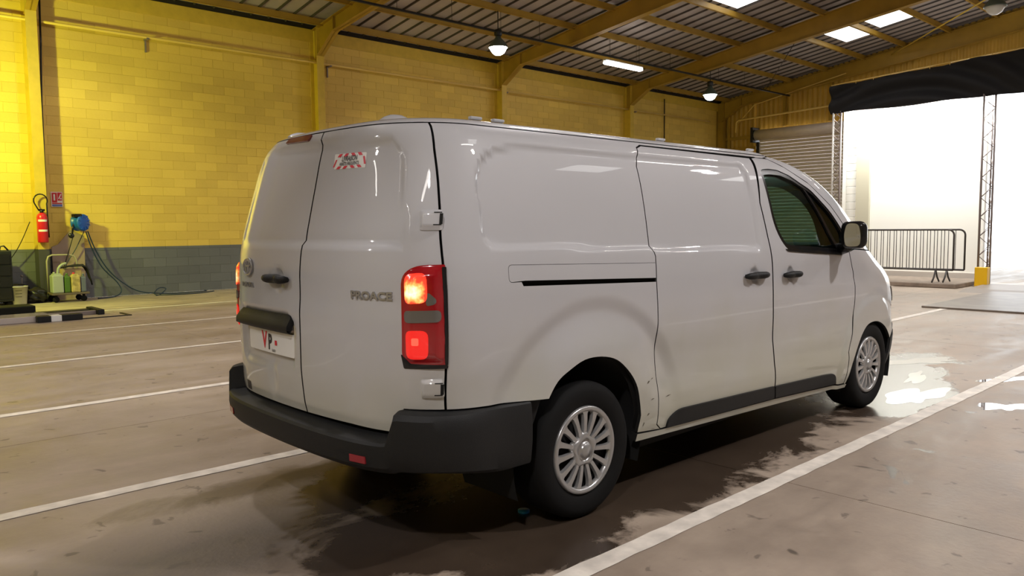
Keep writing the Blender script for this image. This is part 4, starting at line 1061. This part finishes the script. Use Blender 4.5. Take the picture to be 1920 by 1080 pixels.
def truss(name,ya,yb,x0,z1,cross,label):
    zb=.10 if cross else 0
    e=empty(name,(x0,ya,zb),label,'truss tower','truss towers')
    W_2=(ya-yb)
    for (y,x,r,m) in ((ya,x0,.024,WPIPE if cross else GALV),(yb,x0,.022,GALV),((ya+yb)/2,x0+.24,.02,GALV)):
        mb=MB(); mb.tube([(x,y,zb),(x,y,z1)],r,8); rel(e,mb.build('post',m))
    z=.25; s=0; st=.215 if not cross else .2
    while z+st<z1:
        a,b=(ya,yb) if s%2==0 else (yb,ya)
        mb=MB(); mb.tube([(x0,a,z),(x0,b,z+st)],.009,5); rel(e,mb.build('lattice_bar',GALV))
        if cross:
            mb=MB(); mb.tube([(x0,b,z),(x0,a,z+st)],.009,5); rel(e,mb.build('lattice_bar',GALV))
        else:
            mb=MB(); mb.tube([(x0,a,z),(x0+.24,(a+b)/2,z+st)],.009,5); rel(e,mb.build('lattice_bar',GALV))
        z+=st; s+=1
    mb=MB(); mb.box(x0-.1,x0+.35,yb-.08,ya+.08,zb,zb+.02); rel(e,mb.build('base_plate',GALV))
    return e
truss('truss_tower',5.55,5.36,16.6,4.4,True,'slim truss tower with crossed lattice under the left end of the tarpaulin')
truss('truss_tower',2.19,1.96,16.6,4.4,False,'galvanised zigzag truss tower standing by the yellow bollard at right')
# white booth behind the barriers
YB0,YB1=5.72,2.45; XBT=17.8
def booth():
    e=empty('white_booth',(XBT,4,0),'white block booth behind the crowd barriers, brightly lit','booth')
    mb=MB(); mb.box(XBT,XBT+.15,YB1,5.10,0,4.9); rel(e,mb.build('wall_panel',BWHITE))
    mb=MB(); mb.box(XBT,XBT+7.5,YB0-.0,YB0+.1,0,4.9); rel(e,mb.build('side_panel',BWHITE))
    mb=MB(); mb.box(XBT-.10,XBT+.1,5.08,5.42,0,4.25); rel(e,mb.build('column',BCREAM))
    mb=MB(); mb.box(XBT-.12,XBT+.1,5.08,5.42,4.25,4.9); rel(e,mb.build('column_head',GALV))
    mb=MB(); mb.box(XBT-.05,XBT,YB1,5.08,.0,.22); rel(e,mb.build('skirting',mat('grey_skirting',(.55,.50,.45),rough=.6)))
    bmx=MB(); bmx.bev(-.0,.06,0,.292,0,.192,.006,seg=1); b0=bmx.build('block',BWHITE); b0.parent=e; first=True
    j=0; z=.0
    while z<4.7:
        ylist=[5.42] if j%2==0 else [5.42]
        o=b0 if first else b0.copy()
        if not first: link(o,e)
        first=False
        o.location=(XBT-e.location.x,5.425-e.location.y,z)
        z+=.20; j+=1
booth()
mb=MB(); mb.bev(15.55,17.62,2.30,9.0,0,.10,.02); k=mb.build('dock_kerb',mat('kerb_concrete',(.24,.19,.15),rough=.8,var=.2)); tag(k,'low concrete kerb step under the crowd barriers at the far right','kerb')
# crowd barriers
BAR=mat('dark_grey_barrier_paint',(.05,.042,.038),rough=.45)
def barrier(x,yr,lab):
    e=empty('crowd_barrier',(x,yr,.1),lab,'barrier','crowd barriers')
    z0,z1=.385,1.27; yl=yr+2.3; r=.12
    mb=MB(); pts=[]
    def arc(cy,cz,a0,a1): return [(x,cy+r*math.cos(a0+(a1-a0)*i/6),cz+r*math.sin(a0+(a1-a0)*i/6)) for i in range(7)]
    pts=[(x,yr,z0)]+arc(yr+r,z1-r,PI,PI/2)+arc(yl-r,z1-r,PI/2,0)+[(x,yl,z0)]
    mb.tube(pts,.02,8); mb.tube([(x,yr,z0),(x,yl,z0)],.02,8); rel(e,mb.build('frame',BAR))
    y=yr+.19
    me=None
    while y<yl-.05:
        if me is None:
            mb=MB(); mb.tube([(0,0,z0),(0,0,z1)],.008,5); o=mb.build('bar',BAR); me=o.data
        else: o=bpy.data.objects.new('bar',me); link(o)
        o.parent=e; o.location=(x-e.location.x,y-e.location.y,-e.location.z); y+=.145
    for yy in (yr+.35,yl-.35):
        mb=MB(); 
        for sx in (-1,1): mb.tube([(x,yy,z0),(x+sx*.10,yy,.22),(x+sx*.22,yy,.115)],.018,6)
        rel(e,mb.build('foot',BAR))
    return e
barrier(15.85,2.46,'front crowd barrier with rounded end near the yellow bollard')
barrier(16.05,2.30,'rear crowd barrier standing close behind the front one')
YB=mat('bright_yellow_bollard_paint',(.85,.50,.01),rough=.4)
e=empty('bollard',(16.4,2.03,0),'square yellow guard post at the foot of the right truss tower','bollard')
mb=MB(); mb.bev(16.30,16.5,1.92,2.17,.0,.44,.012); rel(e,mb.build('post',YB))
# ramp plates
RP=mat('worn_steel_plate',(.20,.165,.14),rough=.45,var=.2,vscale=3,metal=.2)
mb=MB(); mb.bev(11.15,15.4,-4.0,1.45,.0,.03,.008); tag(mb.build('floor_plate',RP),'large flat grey steel plate on the floor at the far right','plate')
mb=MB(); mb.prism([(14.7,0),(16.6,0),(16.6,.07),(15.2,.05)],1,-3.0,2.0); tag(mb.build('loading_ramp',mat('ramp_steel',(.28,.24,.21),rough=.5)),'low pale steel ramp leading out to daylight beside the yellow post','ramp')
# thin water films
WATER,_n,_b2=newmat('water_film')
_b2.inputs['Base Color'].default_value=(.13,.10,.08,1); _b2.inputs['Roughness'].default_value=.045; _b2.inputs['Specular IOR Level'].default_value=.8
_b2.inputs['Coat Weight'].default_value=.6; _b2.inputs['Coat Roughness'].default_value=.02
def puddle(cx,cy,rx,ry,seed,lab,rot=0):
    R=random.Random(seed); ph=[R.uniform(0,6) for _ in range(7)]; n=90; vs=[(0,0,.001)]
    for i in range(n):
        a=2*PI*i/n; r=1+sum(.26/(k+1)**.75*math.sin((k+2)*a+ph[k]) for k in range(7))
        x,y=rx*r*math.cos(a),ry*r*math.sin(a); c,s=math.cos(rot),math.sin(rot); vs.append((x*c-y*s,x*s+y*c,.001))
    o=mesh_obj('puddle',vs,[(0,i+1,(i+1)%n+1) for i in range(n)],WATER); o.location=(cx,cy,0); tag(o,lab,'puddle','puddles on the floor')
puddle(5.65,-.42,.42,.16,1,'thin pale puddle right of the front tyre, near the bumper',-.6)
puddle(3.95,-1.02,.42,.16,5,'wide shallow puddle just ahead of the front tyre',.1)
puddle(4.02,-1.66,.20,.12,9,'small glaring puddle right of the nearest white line',-.5)
puddle(5.25,-1.36,.30,.10,12,'small bright puddle lying across the white line at right',-.3)
puddle(4.75,-.75,.32,.07,15,'narrow broken puddle between the two wider ones',.15)
# ---------------- clutter by the side wall ------------------------------
RED=mat('extinguisher_red',(.55,.012,.02),rough=.3,coat=.5)
e=empty('fire_extinguisher',(.97,14.6,1.2),'red fire extinguisher hung on the yellow column at far left','fire extinguisher')
T=Matrix.Translation((.975,14.5,0))
mb=MB(); mb.lathe([(.0,1.20),(.088,1.20),(.098,1.22),(.098,1.70),(.088,1.75),(.05,1.79),(.03,1.80),(.0,1.80)],T,24); rel(e,mb.build('cylinder',RED))
mb=MB(); mb.lathe([(.0,1.86),(.035,1.86),(.035,1.79),(0,1.79)],T,12); mb.box(.93,1.03,14.48,14.52,1.83,1.87); rel(e,mb.build('valve',GLOSSB))
mb=MB(); mb.tube([(.93,14.5,1.84)]+[(.965+.12*math.cos(a),14.5,2.04+.13*math.sin(a)) for a in [PI*1.15-i*(PI*1.3)/12 for i in range(13)]]+[(1.07,14.48,1.8),(1.08,14.48,1.3)],.013,8); rel(e,mb.build('hose',GLOSSB))
for z in (1.62,1.42):
    mb=MB(); mb.lathe([(.0995,z),(.0995,z+.04)],T,16,PI*1.2,PI*1.75); rel(e,mb.build('label_band',WHITE))
e=empty('safety_sign',(1.35,14.93,2.1),'small red and white extinguisher sign on the yellow block wall','sign')
mb=MB(); mb.box(1.245,1.455,14.915,14.93,1.93,2.24); rel(e,mb.build('panel',mat('sign_white',(.8,.7,.65),rough=.5)))
mb=MB(); mb.box(1.26,1.355,14.910,14.916,2.02,2.22); mb.box(1.365,1.445,14.910,14.916,2.06,2.225); mb.box(1.26,1.445,14.910,14.916,1.99,2.012); rel(e,mb.build('red_field',RED))
mb=MB(); mb.box(1.29,1.32,14.906,14.911,2.06,2.19); mb.prism([(1.375,2.10),(1.395,2.09),(1.435,2.19),(1.42,2.20)],1,14.906,14.911); mb.prism([(1.41,2.085),(1.435,2.085),(1.435,2.11),(1.42,2.12)],1,14.906,14.911); rel(e,mb.build('pictogram',WHITE))
mb=MB(); mb.box(1.26,1.445,14.910,14.916,1.94,1.98); rel(e,mb.build('blue_strip',mat('sign_blue',(.12,.16,.45),rough=.5)))
# hose reel
BLUE=mat('blue_reel_plastic',(.015,.12,.50),rough=.35)
e=empty('hose_reel',(1.72,14.7,1.6),'round blue hose reel mounted on the block wall','hose reel')
M=Matrix(((.6,.8,0,1.70),(-.8,.6,0,14.66),(0,0,1,1.60),(0,0,0,1)))@Matrix.Rotation(PI/2,4,'Y')
mb=MB(); mb.lathe([(.0,-.10),(.15,-.10),(.175,-.085),(.18,-.06),(.165,-.045),(.165,.045),(.18,.06),(.175,.085),(.15,.10),(.0,.10)],M,28); rel(e,mb.build('drum_case',BLUE))
for i in range(10):
    a=2*PI*i/10; mb=MB(); R=M@Matrix.Rotation(a,4,'Z'); mb.bev(.10,.172,-.008,.008,.098,.112,.003,R,1); rel(e,mb.build('rib',BLUE))
mb=MB(); mb.bev(-.16,.0,-.07,.07,.03,.10,.02,Matrix.Translation((1.70,14.6,1.68))@Matrix.Rotation(.3,4,'Z')); rel(e,mb.build('outlet_guide',GLOSSB))
mb=MB(); mb.box(1.63,1.80,14.80,14.94,1.50,1.70); rel(e,mb.build('wall_bracket',STEELD))
mb=MB(); mb.tube([(1.58,14.6,1.62),(1.54,14.58,1.50),(1.52,14.56,1.36)],.018,6); mb.lathe([(0,-.03),(.05,-.03),(.055,0),(.05,.03),(0,.03)],Matrix.Translation((1.50,14.56,1.33))@Matrix.Rotation(PI/2,4,'X'),14); rel(e,mb.build('hose_stop',GLOSSB))
HB=mat('dark_blue_hose',(.012,.03,.06),rough=.4)
def curve(name,pts,r,m,label,cat,group=None):
    # catmull smoothed
    P=[Vector(p) for p in pts]; out=[]
    for i in range(len(P)-1):
        a=P[max(i-1,0)];b=P[i];c=P[i+1];d=P[min(i+2,len(P)-1)]
        for k in range(6):
            u=k/6; out.append(.5*((2*b)+(c-a)*u+(2*a-5*b+4*c-d)*u*u+(3*b-a-3*c+d)*u**3))
    out.append(P[-1]); mb=MB(); mb.tube(out,r,7); return tag(mb.build(name,m),label,cat,group)
curve('air_hose',[(1.84,14.68,1.42),(1.98,14.7,1.02),(2.2,14.7,.60),(2.48,14.68,.30),(2.8,14.6,.09),(3.3,14.5,.02),(3.9,14.4,.02),(4.2,14.5,.02),(4.25,14.7,.02)],.013,HB,'dark blue air hose trailing from the reel along the foot of the wall','hose','hoses hanging from the reel')
curve('air_hose',[(1.80,14.66,1.42),(1.9,14.66,1.05),(2.08,14.66,.65),(2.36,14.66,.32),(2.42,14.6,.12),(2.25,14.5,.02),(1.9,14.4,.015)],.013,HB,'dark hose hanging from the reel and curling back to the trolley','hose','hoses hanging from the reel')
curve('air_hose',[(3.0,14.2,.015),(3.2,14.5,.015),(3.35,14.6,.12),(3.2,14.6,.14),(3.05,14.4,.02),(3.4,14.1,.015),(3.9,14.1,.015),(4.35,14.4,.015)],.011,HB,'loose loop of dark hose lying on the floor by the grey wall','hose','hoses hanging from the reel')
curve('power_cable',[(1.51,14.52,1.28),(1.42,14.5,1.0),(1.34,14.5,.75),(1.30,14.5,.55)],.009,GLOSSB,'thin black cable hanging from the reel down to the trolley','cable')
curve('power_cable',[(1.78,14.7,1.42),(1.6,14.7,1.05),(1.42,14.7,.75),(1.36,14.6,.55)],.009,HB,'thin blue cable crossing behind the trolley handle','cable')
curve('power_cable',[(.78,14.6,1.62),(.62,14.7,1.2),(.45,14.75,.9),(.2,14.75,.65)],.008,GLOSSB,'thin dark cable slanting down left of the column','cable')
mb=MB(); mb.prism([(1.20,.0),(1.78,.0),(1.80,1.32),(1.55,1.45),(1.30,1.15),(1.18,1.1)],1,14.80,14.83); tag(mb.build('cardboard_sheet',mat('pinkish_board',(.34,.25,.19),rough=.8)),'pale brown board leaning on the wall behind the trolley','board')
# trolley
TRB=mat('beige_tube',(.36,.32,.23),rough=.4); DKB=mat('trolley_deck',(.12,.09,.07),rough=.7)
e=empty('flatbed_trolley',(1.3,14.3,0),'flatbed trolley with beige tube handle loaded with fluid cans','trolley')
mb=MB(); mb.bev(.98,1.66,14.02,14.56,.15,.19,.01); rel(e,mb.build('deck',DKB))
mb=MB(); mb.tube([(1.02,14.5,.19),(1.02,14.52,.82),(1.05,14.52,.91),(1.12,14.52,.94),(1.44,14.52,.94),(1.52,14.52,.91),(1.56,14.52,.82),(1.58,14.5,.19)],.018,8); rel(e,mb.build('handle',TRB))
for x in (1.06,1.56):
    for y in (14.1,14.48):
        mb=MB(); mb.lathe([(0,-.02),(.055,-.02),(.06,-.01),(.06,.01),(.055,.02),(0,.02)],Matrix.Translation((x,y,.062))@Matrix.Rotation(PI/2,4,'X'),16); mb.box(x-.02,x+.02,y-.03,y+.03,.10,.15); rel(e,mb.build('castor',RUBBER))
def can(name,x0,x1,y0,y1,z0,z1,m,capm,label,cat='can'):
    e=empty(name,((x0+x1)/2,(y0+y1)/2,z0),label,cat,'cans on the trolley')
    mb=MB(); mb.bev(x0,x1,y0,y1,z0,z1-.05,.02); mb.bev(x0+.03,x1-.03,y0+.02,y1-.02,z1-.07,z1-.02,.012); rel(e,mb.build('body',m))
    mb=MB(); mb.lathe([(0,.0),(.022,0),(.022,.035),(0,.035)],Matrix.Translation((x0+.06,(y0+y1)/2,z1-.025)),12); rel(e,mb.build('cap',capm)); return e
WT=mat('cloudy_white_plastic',(.33,.36,.30),rough=.4); GR=mat('green_plastic',(.07,.14,.02),rough=.4); GB=mat('grey_blue_plastic',(.13,.15,.19),rough=.4); YBX=mat('yellow_cream_label',(.42,.33,.12),rough=.6,var=.4,vscale=14)
can('jerrycan',1.00,1.20,14.05,14.3,.19,.60,WT,WT,'tall cloudy white jerrycan at the left of the trolley')
e2=curve('funnel_spout',[(1.12,14.15,.56),(1.14,14.15,.68),(1.20,14.15,.75),(1.28,14.15,.78)],.026,WT,'bent white spout standing up from the jerrycan on the trolley','spout')
can('oil_bottle',1.215,1.325,14.06,14.2,.19,.57,GR,GR,'green oil bottle next to the white jerrycan on the trolley','bottle')
can('oil_can',1.335,1.50,14.04,14.2,.19,.58,YBX,REDP,'cream and yellow oil can in the middle of the trolley')
can('oil_bottle',1.51,1.61,14.06,14.2,.19,.55,GB,GB,'grey blue bottle at the right of the trolley','bottle')
mb=MB(); mb.bev(1.22,1.58,14.25,14.45,.19,.66,.01); tag(mb.build('cardboard_box',mat('cardboard',(.42,.30,.16),rough=.8)),'brown cardboard box behind the bottles on the trolley','box')
# black cloth over the handle/box
vs=[];fs=[]
path=[(1.22,.70),(1.32,.715),(1.42,.72),(1.52,.735),(1.60,.74),(1.66,.70),(1.69,.60),(1.71,.50),(1.745,.40),(1.76,.32)]
for i,(x,z) in enumerate(path):
    w=.10 if i<6 else .10-.02*(i-5)
    for j in range(7): 
        v=j/6; vs.append((x+.01*math.sin(j*2+i),14.24+w*2*(v-.2),z+.012*math.sin(j*1.7+i*1.3)-(.05*abs(v-.5) if i<6 else 0)))
for i in range(len(path)-1):
    for j in range(6): a=i*7+j; fs.append((a,a+1,a+8,a+7))
o=mesh_obj('black_cloth',vs,fs,mat('black_fabric',(.012,.012,.014),rough=.8),smooth=True); tag(o,'black cloth draped over the box and hanging off the trolley','cloth'); o.modifiers.new('s','SOLIDIFY').thickness=.012
# bucket
e=empty('bucket',(.45,14.2,0),'white plastic bucket with measuring marks beside the black tool cabinet','bucket')
T=Matrix.Translation((.45,14.2,0))
mb=MB(); mb.lathe([(.0,.005),(.115,.005),(.12,.01),(.150,.345),(.157,.345),(.157,.365),(.146,.365),(.112,.03),(.0,.03)],T,28); rel(e,mb.build('pail',mat('white_bucket_plastic',(.42,.39,.34),rough=.4)))
for z in (.28,.22,.16):
    mb=MB(); r=.118+.031*z/.35+.004; mb.lathe([(r,z),(r,z+.008)],T,10,PI*1.3,PI*1.55); rel(e,mb.build('mark',BLACKP))
# black bags
BAG=mat('black_bin_bag',(.010,.010,.011),rough=.35)
def bag(x,y,rx,ry,rz_,seed,lab):
    bm=bmesh.new(); bmesh.ops.create_icosphere(bm,subdivisions=4,radius=1); R=random.Random(seed); ph=[R.uniform(0,6) for _ in range(6)]
    for v in bm.verts:
        c=v.co.copy(); k=1+.10*math.sin(5*c.x+ph[0]+3*c.y)+.07*math.sin(9*c.z+ph[1]+6*c.x)+.05*math.sin(14*c.y+ph[2]+8*c.z)
        v.co=Vector((c.x*k*rx,c.y*k*ry,max(-.98,c.z*k)*rz_+rz_))
    for f in bm.faces: f.smooth=True
    me=bpy.data.meshes.new('bag'); bm.to_mesh(me); bm.free(); me.materials.append(BAG); o=bpy.data.objects.new('rubbish_bag',me); COL.objects.link(o); o.location=(x,y,.0); tag(o,lab,'bag','black bags')
bag(.76,14.38,.20,.20,.155,2,'shiny black bag heaped between the bucket and the trolley')
bag(.50,14.72,.22,.14,.19,5,'black bag behind the white bucket, against the wall')
# tool cabinet at the picture edge
e=empty('tool_cabinet',(.0,14.35,0),'black tool cabinet cut by the left edge of the picture','cabinet')
mb=MB(); mb.bev(-.45,.345,14.1,14.65,.08,1.06,.02); rel(e,mb.build('body',DARKP))
for i in range(4):
    mb=MB(); mb.bev(-.42,.315,14.085,14.10,.14+.22*i,.335+.22*i,.006,seg=1); rel(e,mb.build('drawer',GLOSSB))
mb=MB(); mb.tube([(.18,14.3,1.05),(.20,14.3,1.14),(.26,14.3,1.15),(.33,14.3,1.06)],.015,6); rel(e,mb.build('push_handle',STEELD))
for x in (-.38,.28):
    for y in (14.16,14.6):
        mb=MB(); mb.lathe([(0,-.02),(.04,-.02),(.04,.02),(0,.02)],Matrix.Translation((x,y,.041))@Matrix.Rotation(PI/2,4,'X'),12); rel(e,mb.build('castor',RUBBER))
mb=MB(); mb.tube([(.62,14.78,.0),(.62,14.78,.50)],.008,6); mb.lathe([(0,-.03),(.03,0),(0,.03)],Matrix.Translation((.62,14.78,.53)),10); mb.lathe([(0,0),(.06,0),(.06,.012),(0,.012)],Matrix.Translation((.62,14.78,0)),14); tag(mb.build('marker_rod',GALV),'thin metal rod with a knob standing behind the black bags','rod')
# floor lift
LP=mat('lift_plate_pale',(.55,.50,.47),rough=.18,metal=.3); 
e=empty('floor_lift',(-.2,11,0),'low vehicle lift platform set in the floor at the left edge','vehicle lift')
mb=MB(); mb.bev(-2.2,.22,10.55,11.15,.0,.10,.01); rel(e,mb.build('platform',LP))
for k,(a,b,m_) in enumerate(((-.02,.17,DARKP),(.17,.32,WHITE),(.32,.62,DARKP))):
    mb=MB(); mb.bev(a+0.0,b,10.42,10.62,.0,.10,.01); rel(e,mb.build('striped_stop',m_))
mb=MB(); mb.bev(.2,1.05,11.5,11.75,.0,.06,.008); rel(e,mb.build('runway_edge',STEELD))
mb=MB(); mb.bev(.05,1.0,11.12,11.2,.0,.07,.008); rel(e,mb.build('runway_rail',GALV))
mb=MB(); mb.bev(1.0,1.10,11.0,11.75,.0,.09,.01); rel(e,mb.build('end_stop',DARKP))
mb=MB(); mb.bev(.62,1.35,10.48,10.53,.0,.015,.004); mb.bev(1.33,1.38,10.48,11.0,.0,.015,.004); rel(e,mb.build('pit_frame',STEELD))
mb=MB(); mb.bev(-1.6,.30,12.1,12.6,.0,.14,.02); tag(mb.build('rubber_ramp',RUBBER),'low black ramp block on the floor in front of the tool cabinet','ramp')
# small things on the floor
mb=MB(); mb.lathe([(0,0),(.03,0),(.03,.012),(0,.012)],Matrix.Translation((-.17,-.66,.0)),14); tag(mb.build('bottle_cap',mat('light_blue_plastic',(.03,.28,.75),rough=.4)),'small light blue cap on the floor behind the rear tyre','cap')
